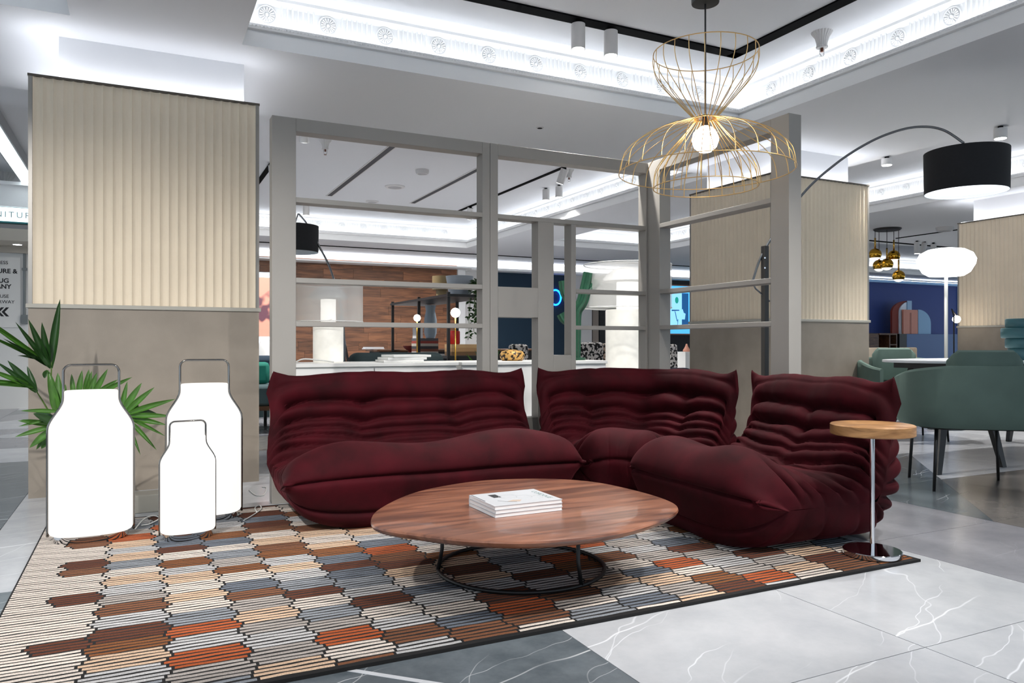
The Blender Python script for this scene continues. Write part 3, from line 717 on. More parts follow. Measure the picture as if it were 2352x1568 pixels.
def leaflet(par, b3, t3, w, dark=False, facing=(0, -1, .25)):
    b3 = Vector(b3); t3 = Vector(t3); x = (t3 - b3); L = x.length; x.normalize()
    f = Vector(facing); zz_ = (f - x * f.dot(x)).normalized(); yy = zz_.cross(x)
    m_ = Matrix((( x.x * L, yy.x * w, zz_.x * L, b3.x), (x.y * L, yy.y * w, zz_.y * L, b3.y), (x.z * L, yy.z * w, zz_.z * L, b3.z), (0, 0, 0, 1)))
    o = bpy.data.objects.new('leaflet', lm_b if dark else lm_a); COL.objects.link(o); o.parent = par
    o.matrix_local = Matrix.Translation(-Vector(LOC[palm])) @ m_
def frond(d0, stem_px, leaves, dark=False, wid=.026):
    """stem given as viewing-ray points at depth; leaflets (base px, tip px, depth change, width)"""
    pts = [Vector((px0, py0, .22))] + [Wd(x, d, y) for x, y, d in stem_px]
    cp = catmull([tuple(p) for p in pts], 8, closed=False); n = len(cp)
    st = MB().tube([tuple(p) for p in cp], [.0065 - .0045 * i / n for i in range(n)], 6).build('frond', m_stem, palm, smooth=True)
    for lf in leaves:
        (bx, by), (tx, ty), dd = lf[0], lf[1], lf[2]; w = lf[3] if len(lf) > 3 else wid; dk = lf[4] if len(lf) > 4 else dark
        leaflet(st, Wd(bx, d0, by), Wd(tx, d0 + dd, ty), w, dk)
D0 = 3.85
frond(D0, [(165, 1020, 4.0), (122, 900, 3.9), (118, 845, D0), (118, 820, D0)],
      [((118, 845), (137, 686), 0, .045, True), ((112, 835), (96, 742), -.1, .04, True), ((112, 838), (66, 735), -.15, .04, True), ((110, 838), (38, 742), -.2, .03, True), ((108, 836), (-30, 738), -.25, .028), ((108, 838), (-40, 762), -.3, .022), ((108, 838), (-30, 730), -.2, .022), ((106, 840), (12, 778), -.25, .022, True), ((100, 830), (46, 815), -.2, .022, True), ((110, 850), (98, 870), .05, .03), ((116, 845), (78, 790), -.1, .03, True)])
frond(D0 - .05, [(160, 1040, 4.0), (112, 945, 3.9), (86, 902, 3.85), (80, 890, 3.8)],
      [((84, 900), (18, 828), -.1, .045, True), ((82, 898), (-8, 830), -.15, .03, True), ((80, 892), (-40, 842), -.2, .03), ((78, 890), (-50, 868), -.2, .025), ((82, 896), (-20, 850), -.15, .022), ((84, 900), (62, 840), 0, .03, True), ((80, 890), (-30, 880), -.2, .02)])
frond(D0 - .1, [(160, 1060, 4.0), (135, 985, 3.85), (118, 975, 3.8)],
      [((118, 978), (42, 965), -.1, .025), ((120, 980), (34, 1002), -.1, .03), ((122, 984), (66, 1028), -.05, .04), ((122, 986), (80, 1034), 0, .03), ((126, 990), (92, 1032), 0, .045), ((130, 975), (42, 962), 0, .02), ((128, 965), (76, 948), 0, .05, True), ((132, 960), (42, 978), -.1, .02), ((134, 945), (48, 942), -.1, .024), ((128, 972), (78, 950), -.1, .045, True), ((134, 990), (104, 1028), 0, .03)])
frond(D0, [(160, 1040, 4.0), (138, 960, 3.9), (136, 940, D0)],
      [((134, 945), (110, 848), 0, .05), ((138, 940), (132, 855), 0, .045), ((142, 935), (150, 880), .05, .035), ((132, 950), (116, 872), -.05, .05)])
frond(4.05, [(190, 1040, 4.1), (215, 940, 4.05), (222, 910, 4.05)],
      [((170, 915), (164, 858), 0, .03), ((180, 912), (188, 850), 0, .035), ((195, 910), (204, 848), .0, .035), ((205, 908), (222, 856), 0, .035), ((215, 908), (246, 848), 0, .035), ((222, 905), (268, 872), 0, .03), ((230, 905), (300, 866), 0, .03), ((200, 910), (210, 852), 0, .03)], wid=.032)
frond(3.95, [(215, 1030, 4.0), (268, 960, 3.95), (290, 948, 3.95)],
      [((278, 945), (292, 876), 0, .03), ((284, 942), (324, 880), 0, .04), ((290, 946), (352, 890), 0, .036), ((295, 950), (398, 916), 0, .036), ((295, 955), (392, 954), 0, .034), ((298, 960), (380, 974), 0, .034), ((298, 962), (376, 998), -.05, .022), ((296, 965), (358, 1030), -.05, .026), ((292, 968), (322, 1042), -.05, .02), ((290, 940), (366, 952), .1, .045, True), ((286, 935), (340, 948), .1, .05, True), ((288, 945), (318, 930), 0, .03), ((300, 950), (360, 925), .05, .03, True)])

# ================================================================== PEDESTAL TABLE
ped = thing('pedestal_table', 'small round oak-topped pedestal table on a chrome base at the rug corner', 'side table', (2.65, 2.11, .012))
MB().lathe([(0, 0), (.108, 0), (.111, .003), (.111, .019), (.108, .022), (0, .022)], 48, (2.65, 2.11, .0125)).build('base', m_chrome, ped, smooth='auto')
MB().cyl((2.65, 2.11, .0345), (2.65, 2.11, .495), .0095, n=16).build('pole', m_chrome, ped, smooth='auto')
m_oak = wood('oak_disc', (120, 82, 44), (176, 130, 82), (3, 3, 14), .45, per_obj=0., dist=2.2)
MB().lathe([(0, .495), (.152, .495), (.158, .499), (.158, .535), (.154, .538), (0, .538)], 56, (2.65, 2.11, 0)).build('table_top', m_oak, ped, smooth='auto')

# ================================================================== PENDANT
pc = Wd(1620, 3.88, 275); pcx, pcy = pc.x, pc.y
pen = thing('pendant_lamp', 'gold wire hourglass pendant lamp with a glowing round bulb above the sofa', 'pendant lamp', (pcx, pcy, 1.66))
def cage(name, prof, n, ph=0., rw=.0021):
    mb = MB()
    cp = catmull(prof, 8, closed=False)
    for k in range(n):
        a = 2 * math.pi * (k + ph) / n
        mb.tube([(pcx + r * math.cos(a), pcy + r * math.sin(a), z) for r, z in cp], rw, 5)
    r, z = prof[-1]
    mb.tube([(pcx + r * math.cos(t), pcy + r * math.sin(t), z) for t in np.linspace(0, 2 * math.pi, 64, endpoint=False)], rw * 1.15, 6, closed=True)
    mb.build(name, m_gold, pen, smooth=True)
cage('upper_cage', [(.055, 2.012), (.16, 2.13), (.235, 2.22), (.262, 2.285), (.262, 2.347)], 22)
cage('outer_cage', [(.05, 2.012), (.20, 1.965), (.335, 1.905), (.415, 1.83), (.438, 1.738)], 24, .5)
cage('inner_cage', [(.045, 2.012), (.11, 1.93), (.205, 1.82), (.252, 1.745), (.262, 1.66)], 24)
MB().tube([(pcx + .055 * math.cos(t), pcy + .055 * math.sin(t), 2.012) for t in np.linspace(0, 2 * math.pi, 40, endpoint=False)], .004, 6, closed=True).build('waist_ring', m_gold, pen, smooth=True)
MB().cyl((pcx, pcy, 2.02), (pcx, pcy, ZU - .02), .0045, n=8).build('cord', m_black, pen, smooth=True)
MB().cyl((pcx, pcy, 1.955), (pcx, pcy, 2.03), .02, .014, n=16).build('socket', m_black, pen, smooth='auto')
MB().lathe([(0, 1.836), (.03, 1.842), (.056, 1.865), (.068, 1.90), (.06, 1.938), (.035, 1.962), (.018, 1.972)], 32, (pcx, pcy, 0)).build('bulb', m_bulb, pen, smooth=True)
MB().lathe([(0, 2.595), (.068, 2.598), (.07, 2.605), (.07, 2.622), (0, 2.626)], 32, (pcx, pcy, 0)).build('canopy', m_black, pen, smooth='auto')
MB().lathe([(0, ZU - .03), (.05, ZU - .03), (.055, ZU), (0, ZU)], 24, (pcx, pcy, 0)).build('ceiling_plate', m_black, pen, smooth='auto')

# ================================================================== CEILING FITTINGS
m_fit = M('fitting_white', (205, 203, 202), .5)
def spot_light(label, x, y, ztop, h=.17, r=.048, energy=None, tilt=(0, 0), power=True, size=1.9):
    s_ = thing('spotlight', label, 'spotlight', (x, y, ztop), group='white cylinder spotlights')
    tx, ty = tilt; e = Vector((x + tx * h, y + ty * h, ztop - .02 - h)); t0 = Vector((x, y, ztop - .02)); u = (e - t0).normalized()
    MB().cyl((x, y, ztop), (x, y, ztop - .03), .02, n=10).build('adapter', m_track, s_)
    MB().cyl(t0, e, r, n=24).build('body', m_fit, s_, smooth='auto')
    MB().cyl(e, e + u * .002, r * .86, n=24).build('lens', m_spotlens, s_)
    if power:
        ld = bpy.data.lights.new('spot_beam', 'SPOT'); ld.energy = energy or SPOT; ld.spot_size = size; ld.spot_blend = .7; ld.shadow_soft_size = .04; ld.color = (1, .97, .93)
        lo = bpy.data.objects.new('spot_beam', ld); COL.objects.link(lo); lo.parent = s_; lo.location = e + u * .02 - Vector((x, y, ztop)); lo.rotation_euler = u.to_track_quat('-Z', 'Y').to_euler()
    return s_
p = Zp(1328, 45, ZU); spot_light('left one of a pair of white spotlights on the black track over the sofa', p.x, 4.45, ZU - .0125)
p = Zp(1405, 60, ZU); spot_light('right one of a pair of white spotlights on the black track over the sofa', p.x, 4.45, ZU - .0125)
# added spotlights out of view, put in to brighten the front area
for x, y, tl_, en, wh in ((4.07, 2.0, (-.5, .1), 110, 'right of the sofa'), (3.2, .66, (-.1, .5), 110, 'at the right end'), (1.3, .66, (0, .9), 120, 'at the left end'), (2.3, .66, (-.1, .75), 140, 'in the middle')):
    spot_light('added unseen white spotlight on the near leg of the black track, %s' % wh, x, y, ZU - .0125, energy=en, tilt=tl_, size=1.25)
track('added black lighting track on the coffered ceiling left of the fluted column, out of view', [(-1.4, -.6), (-1.4, 3.2)], .10)  # unseen track, added to carry the two column spotlights
for y, tl_, en, wh in ((1.1, (.35, 1.0), 330, 'far'), (-.2, (.3, .8), 160, 'near')):
    spot_light('added white spotlight at the %s end of the left coffer track, out of view' % wh, -1.33, y, ZU - .0125, energy=en, tilt=tl_, size=1.2)  # added lamps that rake light across the left column's flutes
for x, y, tl_, wh in ((1.45, 7.6, (.1, .5), 'near end of the left track'), (1.45, 9.6, (.2, .6), 'far end of the left track'), (4.75, 8.2, (-.2, .4), 'near end of the right track'), (4.75, 11.2, (0, .4), 'far end of the right track')):
    spot_light('added white spotlight behind the divider, %s' % wh, x, y, ZU - .0125, energy=260, tilt=tl_, size=2.4)  # extra lamps added to lift the brightness of the far bay
def far_spot(label, px, py, ztop, tilt=(0, 0), r=.05, h=.15, energy=None):
    q_ = Zp(px, py, ztop); return spot_light(label, q_.x, q_.y, ztop - .0005, h, r, energy, tilt)
far_spot('white spotlight nearest the far coffer edge, seen through the upper right divider opening', 1284, 425, ZU)
far_spot('grey spotlight left of the brighter one in the upper right divider opening', 1254, 432, ZU)
far_spot('white spotlight on the ceiling left of the black arc lamp shade', 2037, 360, ZS + .0, h=.06)
far_spot('white spotlight on the ceiling above the black arc lamp shade, near the right edge', 2298, 290, ZS + .0, h=.08)
for k, px in enumerate((2106, 2124, 2144)):
    far_spot('%s of three small spotlights above the white globe lamp' % ('left', 'middle', 'right')[k], px, 553 + 2 * k, ZS, tilt=((0, 0), (-.25, .1), (.2, .1))[k], h=.2, r=.045, energy=160)
far_spot('spotlight over the black hanging shade behind the divider', 703, 470, ZU)
far_spot('small tilted spotlight beside the plain panel seen through the right divider', 1556, 528, ZU, tilt=(-.3, .1), h=.16)
def sprinkler(label, px, py, zc=ZU, big=1.):
    q_ = Zp(px, py, zc); s_ = thing('sprinkler', label, 'sprinkler', (q_.x, q_.y, zc)); c_ = (q_.x, q_.y, zc); b_ = big
    rose = MB(); vs_ = []; n = 40; prof_ = [(.085 * b_, 0), (.078 * b_, -.012), (.055 * b_, -.045), (.043 * b_, -.09), (.040 * b_, -.115), (.046 * b_, -.12), (.044 * b_, -.132), (0, -.132)]
    for k in range(n):
        a = 2 * math.pi * k / n; f_ = 1 + (.05 if k % 2 else -.05)
        for (r, z) in prof_: vs_.append((c_[0] + r * f_ * math.cos(a), c_[1] + r * f_ * math.sin(a), zc + z * b_))
    m = len(prof_); rose.add(vs_, [(k * m + i, ((k + 1) % n) * m + i, ((k + 1) % n) * m + i + 1, k * m + i + 1) for k in range(n) for i in range(m - 1)])
    rose.build('rose', m_fit, s_, smooth='auto')
    MB().cyl((c_[0], c_[1], zc - .13 * b_), (c_[0], c_[1], zc - .165 * b_), .012 * b_, n=12).build('nozzle', M('copper_dark', (110, 70, 56), .3, 1.), s_)
    for sx in (-1, 1): MB().tube([(c_[0] + sx * .024 * b_, c_[1], zc - .135 * b_), (c_[0] + sx * .024 * b_, c_[1], zc - .185 * b_), (c_[0], c_[1], zc - .205 * b_)], .004 * b_, 6).build('yoke', m_chrome, s_, smooth=True)
    MB().cyl((c_[0], c_[1], zc - .205 * b_), (c_[0], c_[1], zc - .21 * b_), .022 * b_, n=14).build('deflector', m_chrome, s_)
    return s_
sprinkler('fluted white sprinkler on the coffered ceiling right of the gold pendant', 1888, 74, big=.85)
sprinkler('small sprinkler on the ceiling in the upper left divider opening', 747, 322, big=.75)
sprinkler('small sprinkler on the ceiling in the upper right divider opening', 1307, 390, big=.75)
sprinkler('grey flared sprinkler at the left edge beside the slanting lit beam', 8, 398, big=1.6)
def ceil_disc(name, label, px, py, r, h, zc, mat, cat, dark=False):
    q_ = Zp(px, py, zc); t_ = thing(name, label, cat, (q_.x, q_.y, zc)); c_ = (q_.x, q_.y, zc)
    MB().lathe([(r, 0), (r, -h * .5), (r * .86, -h), (r * .7, -h), (r * .68, -h * .9)], 28, c_).build('rim', mat, t_, smooth='auto')
    MB().lathe([(r * .68, -h * .9), (0, -h * .9)], 28, c_).build('grille', m_track if dark else M('grille_grey', (170, 170, 172), .6), t_)
ceil_disc('smoke_detector', 'round white smoke detector on the ceiling behind the divider', 970, 390, .085, .055, ZU, m_fit, 'smoke detector')
ceil_disc('ceiling_speaker', 'flat round speaker on the ceiling below the smoke detector', 907, 428, .14, .02, ZU, m_fit, 'ceiling speaker')
ceil_disc('ceiling_speaker', 'small flat round fitting on the ceiling just above a divider rail', 855, 462, .10, .02, ZU, m_fit, 'ceiling speaker')
ceil_disc('downlight', 'tiny round recessed fitting on the lowered ceiling above the divider middle post', 1240, 293, .032, .006, ZS, m_fit, 'downlight', True)
ceil_disc('smoke_detector', 'round smoke detector on the ceiling left of the far right column', 2170, 522, .12, .06, ZS, m_fit, 'smoke detector')
m_vent = M('vent_dark', (58, 60, 66), .6)
def vent(label, a, b_):
    pa, pb_ = Zp(*a, ZU), Zp(*b_, ZU); x = (pa.x + pb_.x) / 2; y0, y1 = sorted((pa.y, pb_.y)); v_ = thing('slot_vent', label, 'vent', (x, y0, ZU), group='slot vents')
    MB().box(x - .05, y0, ZU - .006, x - .035, y1, ZU).box(x + .035, y0, ZU - .006, x + .05, y1, ZU).box(x - .035, y0, ZU - .006, x + .035, y0 + .02, ZU).box(x - .035, y1 - .02, ZU - .006, x + .035, y1, ZU).build('frame', m_fit, v_)
    MB().box(x - .035, y0 + .02, ZU - .003, x + .035, y1 - .02, ZU + .001).build('slot', m_vent, v_)
vent('left slot vent on the ceiling seen through the upper left divider opening', (905, 332), (757, 450))
vent('right slot vent on the ceiling seen through the upper left divider opening', (1108, 371), (962, 468))

# ================================================================== ARC LAMPS
def shade(par, c_, r, h, lit=0.):
    MB().lathe([(r * .985, -h / 2), (r, h / 2)], 48, c_).build('lamp_shade', m_shade_black, par, smooth='auto')
    MB().lathe([(r * .975, -h / 2), (r * .99, h / 2 - .003)], 48, c_).build('shade_lining', m_shade_in, par, smooth='auto')
    MB().lathe([(r * .99, h / 2 - .004), (.0, h / 2 - .004)], 40, c_).build('shade_top', m_shade_in, par)
    if lit: MB().lathe([(r * .965, -h / 2 + .02), (0, -h / 2 + .02)], 40, c_).build('diffuser', M('diffuser_glow', (255, 255, 255), .5, emit=lit, ecol=(235, 245, 255)), par)
dP, dS = 5.5, 5.0
pb = Wd(1757, dP); arc = thing('arc_floor_lamp', 'tall steel arc lamp with a black drum shade reaching over the green chairs', 'floor lamp', (pb.x, pb.y, 0))
MB().box(pb.x - .02, pb.y - .02, .02, pb.x + .02, pb.y + .02, H + 225 * dP / F).build('post', M('post_dark', (60, 58, 56), .4, .5), arc, bevel=.003)
MB().lathe([(0, 0), (.19, 0), (.2, .01), (.2, .03), (0, .035)], 40, (pb.x, pb.y, 0)).build('base', m_black, arc, smooth='auto')
ap = [(1728, 648, 5.5), (1757, 572, 5.5), (1840, 450, 5.42), (1920, 376, 5.33), (2000, 325, 5.24), (2070, 298, 5.16), (2125, 291, 5.1), (2170, 300, 5.05), (2213, 328, 5.0)]
MB().tube([tuple(p) for p in catmull([tuple(Wd(x, d, y)) for x, y, d in ap], 8, closed=False)], .0085, 8).build('arm', m_steel, arc, smooth=True)
MB().tube([tuple(Wd(1728, 5.5, 648)), tuple(Wd(1735, 5.5, 662)), tuple(Wd(1768, 5.5, 692))], .006, 8).build('link', m_steel, arc, smooth=True)
for y in (592, 615): MB().cyl(Wd(1757, 5.47, y), Wd(1757, 5.44, y), .006, n=10).build('bolt', m_chrome, arc)
sc_ = Wd(2219, 5.0, 395); MB().cyl(Wd(2213, 5.0, 326), (sc_.x, sc_.y, sc_.z + .13), .006, n=8).build('stem', m_steel, arc, smooth=True)
shade(arc, tuple(sc_), .249, .27, 1.6)
dB = 7.2
arc2 = thing('arc_floor_lamp', 'arc lamp with a smaller black shade seen through the left side of the divider', 'floor lamp', tuple(Wd(790, dB))[:2] + (0,))
s2 = Wd(676, dB, 549); shade(arc2, tuple(s2), .225, .25)
f2 = Wd(790, dB); 
MB().tube([tuple(p) for p in catmull([(f2.x, f2.y, .03), tuple(Wd(790, dB, 760)), tuple(Wd(765, dB, 636)), tuple(Wd(733, dB, 565)), tuple(Wd(705, dB, 515)), tuple(Wd(685, dB, 490))], 6, closed=False)], .010, 8).build('arm', m_steel, arc2, smooth=True)
MB().tube([tuple(Wd(685, dB, 490)), tuple(Wd(676, dB, 518))], .006, 8).build('stem', m_steel, arc2)
MB().lathe([(0, 0), (.18, 0), (.18, .03), (0, .034)], 32, (f2.x, f2.y, 0)).build('base', m_black, arc2, smooth='auto')

# ================================================================== SIDEBOARDS BEHIND THE DIVIDER
def cabinet(label, x0, x1, y0, y1, ht, nd, mat=m_white, z0=.12, name='sideboard'):
    c_ = thing(name, label, 'sideboard', (x0, y0, 0))
    MB().box(x0, y0 + .02, z0, x1, y1, ht - .025).build('body', mat, c_, bevel=.002)
    MB().box(x0 - .008, y0 - .008, ht - .025, x1 + .008, y1 + .008, ht).build('top', mat, c_, bevel=.003)
    w = (x1 - x0) / nd
    for k in range(nd):
        d_ = MB().box(x0 + k * w + .004, y0, z0 + .004, x0 + (k + 1) * w - .004, y0 + .02, ht - .035).build('door', mat, c_, bevel=.002)
        MB().box(x0 + (k + 1) * w - .04, y0 - .012, ht - .2, x0 + (k + 1) * w - .03, y0, ht - .08).build('handle', M('handle_grey', (150, 150, 150), .4, .5), d_)
    for (x, y) in ((x0 + .05, y0 + .06), (x1 - .05, y0 + .06), (x0 + .05, y1 - .06), (x1 - .05, y1 - .06)):
        MB().box(x - .02, y - .02, 0, x + .02, y + .02, z0).build('leg', mat, c_)
    return c_
cabinet('white sideboard behind the left divider bay, under the perforated lamp', .85, 2.10, 5.20, 5.68, .728, 2)
cabinet('white sideboard behind the right divider bay, under the gold patterned pouf', 2.14, 3.40, 5.20, 5.68, .728, 2)
SB = .7285
# perforated table lamp on it
m_perf = M('perforated_white', (235, 235, 232), .4, trans=0., alpha=.42); m_opal = M('opal_lamp', (214, 212, 204), .4, var=.14, vscale=9, emit=.28, ecol=(255, 252, 244)); m_dome = M('opal_dome', (196, 196, 196), .5)
def big_lamp(label, cx_, cy_, z0, rb, zb, rs, zs0, zs1, cat):
    l_ = thing('table_lamp' if z0 > 0 else 'floor_lamp', label, cat, (cx_, cy_, z0)); c_ = (cx_, cy_, 0)
    MB().lathe([(0, z0), (rb * .98, z0), (rb, z0 + .01), (rb, zb - .01), (rb * .97, zb), (0, zb)], 40, c_).build('base', m_opal, l_, smooth='auto')
    MB().lathe([(rs, zs0), (rs, zs1)], 56, c_).build('lamp_shade', m_perf, l_, smooth=True)
    for z in (zs0, zs1): MB().tube([(cx_ + rs * math.cos(t), cy_ + rs * math.sin(t), z) for t in np.linspace(0, 2 * math.pi, 48, endpoint=False)], .004, 6, closed=True).build('shade_rim', m_white, l_, smooth=True)
    hz = zs1 - zs0
    MB().lathe([(rs * .58, zs0 + hz * .62), (rs * .52, zs0 + hz * .74), (rs * .36, zs0 + hz * .88), (rs * .15, zs0 + hz * .95), (0, zs0 + hz * .96)], 40, c_).build('dome', m_dome, l_, smooth=True)
    MB().lathe([(0, zb), (rb * .5, zb), (rb * .5, zs0 + hz * .6), (0, zs0 + hz * .62)], 24, c_).build('light_core', M('core_glow', (255, 255, 255), .5, emit=.6, ecol=(255, 250, 240)), l_, smooth='auto')
    for k in range(3):
        a = k * 2.094 + .4
        MB().tube([(cx_ + rb * .5 * math.cos(a), cy_ + rb * .5 * math.sin(a), zs0 + .01), (cx_ + rs * math.cos(a), cy_ + rs * math.sin(a), zs0 + .01)], .003, 6).build('spoke', m_white, l_)
    return l_
q_ = Wd(754, 5.62); big_lamp('white lamp with a wide perforated shade on the sideboard behind the divider', q_.x, q_.y, SB, .11, 1.005, .252, 1.025, 1.30, 'table lamp')
q_ = Wd(1441, 6.45); big_lamp('large white speckled floor lamp glowing behind the divider corner', q_.x, q_.y, 0, .185, 1.15, .37, 1.165, 1.53, 'floor lamp')
# papers on the sideboard
for k in range(3):
    p0 = Wd(930 + (4 if k == 2 else 0), 5.45)
    g_ = tag(MB().box(-.15, -.11, 0, .15, .11, .017).build('book', M('book_white%d' % k, (232 - 6 * k, 232 - 5 * k, 230 - 5 * k), .5), bevel=.002), ('bottom', 'middle', 'top')[k] + ' white book of the flat stack on the sideboard', 'book', 'white books on the sideboard')
    g_.location = (p0.x + .02 * k, 5.36, SB + .001 + k * .018); g_.rotation_euler = (0, 0, .06 * k)
tag(MB().tube([tuple(p) for p in catmull([(.95, 5.30, SB + .006), (1.0, 5.26, SB + .03), (1.12, 5.27, SB + .02), (1.22, 5.33, SB + .006)], 6, closed=False)], .005, 6).build('lamp_cable', m_flex, smooth=True), 'white cable on the sideboard by the perforated lamp', 'cable')
# gold patterned pouf and speckled cushion
m_leo = spots('leopard_gold', (40, 26, 14), (206, 160, 88), 42, .5, .2, .46)
q_ = Wd(1196, 5.9); tag(MB().lathe([(0, 0), (.08, 0), (.098, .025), (.1, .045), (.085, .072), (.05, .085), (0, .088)], 36).build('pouf_bowl', m_leo, smooth=True), 'low rounded gold and brown patterned bowl on the sideboard', 'bowl').location = (q_.x, 5.42, SB + .001)
# cactus sculpture
m_cact = M('cactus_green', (24, 72, 50), .45, var=.2, vscale=20)
dC = 6.3; q_ = Wd(1320, dC); cs_ = thing('cactus_sculpture', 'dark green ribbed cactus sculpture standing on the right sideboard', 'sculpture', (q_.x, q_.y, SB))
def ribbed(pts, r, nm):
    cp = catmull([tuple(p) for p in pts], 6, closed=False) if len(pts) > 2 else np.array([tuple(p) for p in pts]); rings = []
    n = 32
    for i, p in enumerate(cp):
        t = Vector(cp[min(i + 1, len(cp) - 1)]) - Vector(cp[max(i - 1, 0)]); t.normalize(); a_ = Vector((0, 1, 0)); e1 = a_.cross(t).normalized(); e2 = t.cross(e1)
        rings.append([tuple(Vector(p) + (e1 * math.cos(2 * math.pi * k / n) + e2 * math.sin(2 * math.pi * k / n)) * r * (1 + .1 * math.cos(8 * 2 * math.pi * k / n))) for k in range(n)])
    MB().loft(rings).build(nm, m_cact, cs_, smooth='auto')
ribbed([(q_.x, q_.y, SB + .02), Wd(1321, dC, 770), Wd(1323, dC, 718), Wd(1338, dC, 690), Wd(1353, dC, 627)], .046, 'trunk')
ribbed([Wd(1340, dC, 676), Wd(1358, dC, 660), Wd(1371, dC, 645)], .038, 'arm')
ribbed([Wd(1316, dC, 735), Wd(1298, dC, 735), Wd(1288, dC, 720)], .036, 'arm')
ribbed([Wd(1312, dC, 700), Wd(1297, dC, 672), Wd(1293, dC, 645)], .036, 'arm')
MB().lathe([(0, 0.0005), (.09, 0.0005), (.09, .02), (0, .024)], 28, (q_.x, q_.y, SB)).build('base', m_cact, cs_)

# ================================================================== FAR ROOM: WOOD WALL SIDE
m_dkwood = wood('dark_walnut', (70, 44, 28), (118, 80, 52), (2, 10, 10), .5)
# long desk
def table(label, x0, x1, y0, y1, ht, mt, ml, th=.03, name='table', lw=.04, cat='table', inset=.06):
    t_ = thing(name, label, cat, (x0, y0, 0)); MB().box(x0, y0, ht - th, x1, y1, ht).build('table_top', mt, t_, bevel=.004)
    for (x, y) in ((x0 + inset, y0 + inset), (x1 - inset, y0 + inset), (x0 + inset, y1 - inset), (x1 - inset, y1 - inset)): MB().box(x - lw / 2, y - lw / 2, 0, x + lw / 2, y + lw / 2, ht - th).build('leg', ml, t_)
    return t_
dk = table('dark console with a walnut top behind the sideboard, along the wood wall', 2.4, 4.6, 8.35, 8.85, .80, m_dkwood, m_black, .025, 'console_table')
MB().box(2.44, 8.40, .35, 4.56, 8.80, .77).build('cabinet_body', M('charcoal', (40, 42, 46), .6), dk)
q_ = Yp(856, 800, 8.6); MBk = tag(MB().box(-.11, -.08, 0, .11, .08, .012).box(-.1, -.075, .012, .105, .075, .026).build('paper_stack', m_cover), 'small pile of white leaflets on the walnut console', 'papers'); MBk.location = (q_.x, 8.58, .801)
# dark tripod leg lamp pole left of the shelf
q_ = Yp(795, 790, 7.6); tl = thing('tripod_stand', 'dark slanted tripod stand right of the perforated lamp', 'stand', (q_.x, 7.6, 0))
for k, (a, b_) in enumerate((((q_.x + .12, 7.5), 0), ((q_.x - .22, 7.7), 0), ((q_.x + .1, 7.95), 0))): MB().tube([(a[0], a[1], 0), (q_.x - .06, 7.6, 1.12)], .013, 8).build('leg', m_black, tl, smooth=True)
MB().cyl((q_.x - .06, 7.6, 1.10), (q_.x - .06, 7.6, 1.16), .03, n=14).build('hub', m_black, tl)
# black shelf unit, set at an angle
sa, sb_, sc2 = Wd(902, 8.6), Wd(1030, 7.0), Wd(1100, 7.8)
sh_ = thing('shelf_unit', 'black open metal shelf unit standing in front of the wood wall', 'shelf', (sa.x, sa.y, 0))
e1 = (sb_ - sa); e1.z = 0; Ls = e1.length; e1.normalize(); e2 = Vector((-e1.y, e1.x, 0)); 
if e2.dot(Vector((sc2.x - sb_.x, sc2.y - sb_.y, 0))) < 0: e2 = -e2
Ws = .42
def sp(u, v, z): p = sa + e1 * u + e2 * v; return (p.x, p.y, z)
def sbox(u0, u1, v0, v1, z0, z1, name, mat, par=None):
    mb = MB(); mb.add([sp(u0, v0, z0), sp(u1, v0, z0), sp(u1, v1, z0), sp(u0, v1, z0), sp(u0, v0, z1), sp(u1, v0, z1), sp(u1, v1, z1), sp(u0, v1, z1)], [(0, 3, 2, 1), (4, 5, 6, 7), (0, 1, 5, 4), (1, 2, 6, 5), (2, 3, 7, 6), (3, 0, 4, 7)]); return mb.build(name, mat, par or sh_)
zt = 1.31
for u in (0, Ls * .52, Ls): 
    for v in (0, Ws): sbox(u - .013, u + .013, v - .013, v + .013, 0, zt + .03, 'post', m_black)
for z in (.12, .44, .74, zt): sbox(-.03, Ls + .03, -.02, Ws + .02, z - .012, z + .012, 'shelf', m_black)
def shelf_thing(mb, name, mat, label, cat, u, v, z, smooth='auto', group=None):
    o = tag(mb.build(name, mat, smooth=smooth), label, cat, group); p = sp(u, v, z); o.location = p; return o
cols = [(196, 190, 182), (120, 72, 56), (60, 58, 62), (180, 172, 160), (150, 60, 50), (86, 84, 88)]
for k in range(6):
    shelf_thing(MB().box(-.12, -.09, 0, .12, .09, .028), 'book', M('book_c%d' % k, cols[k], .6), '%s book of the flat pile on the black shelf' % ('lowest', 'second lowest', 'third lowest', 'fourth lowest', 'fifth lowest', 'topmost')[k], 'book', Ls * .30, .2, .7525 + k * .0285, group='books piled on the black shelf')
for k in range(3):
    shelf_thing(MB().box(-.13, -.09, 0, .13, .09, .035), 'book', M('book_t%d' % k, ((120, 90, 60), (190, 150, 104), (206, 168, 120))[k], .6), '%s tan book of the pile at the right end of the black shelf' % ('bottom', 'middle', 'top')[k], 'book', Ls * .86, .22, .7525 + k * .0355, group='tan books on the black shelf')
shelf_thing(MB().lathe([(0, 0), (.04, 0), (.04, .01), (.02, .03), (.07, .06), (.085, .09), (.08, .09), (.05, .055), (0, .045)], 24), 'bowl', M('bowl_red', (130, 44, 38), .5), 'small dark red footed bowl on the black shelf', 'bowl', Ls * .16, .12, .7525)
shelf_thing(MB().lathe([(0, 0), (.05, 0), (.07, .06), (.07, .2), (.05, .3), (.06, .36), (0, .36)], 24), 'vase', M('vase_blue_grey', (150, 164, 176), .4), 'tall blue-grey vase on the black shelf', 'vase', Ls * .24, .3, .9245)
shelf_thing(MB().box(-.04, -.06, 0, .04, .06, .3), 'bookend', M('stone_white', (210, 210, 210), .6), 'pale upright block at the left end of the black shelf', 'ornament', Ls * .06, .26, .7525)
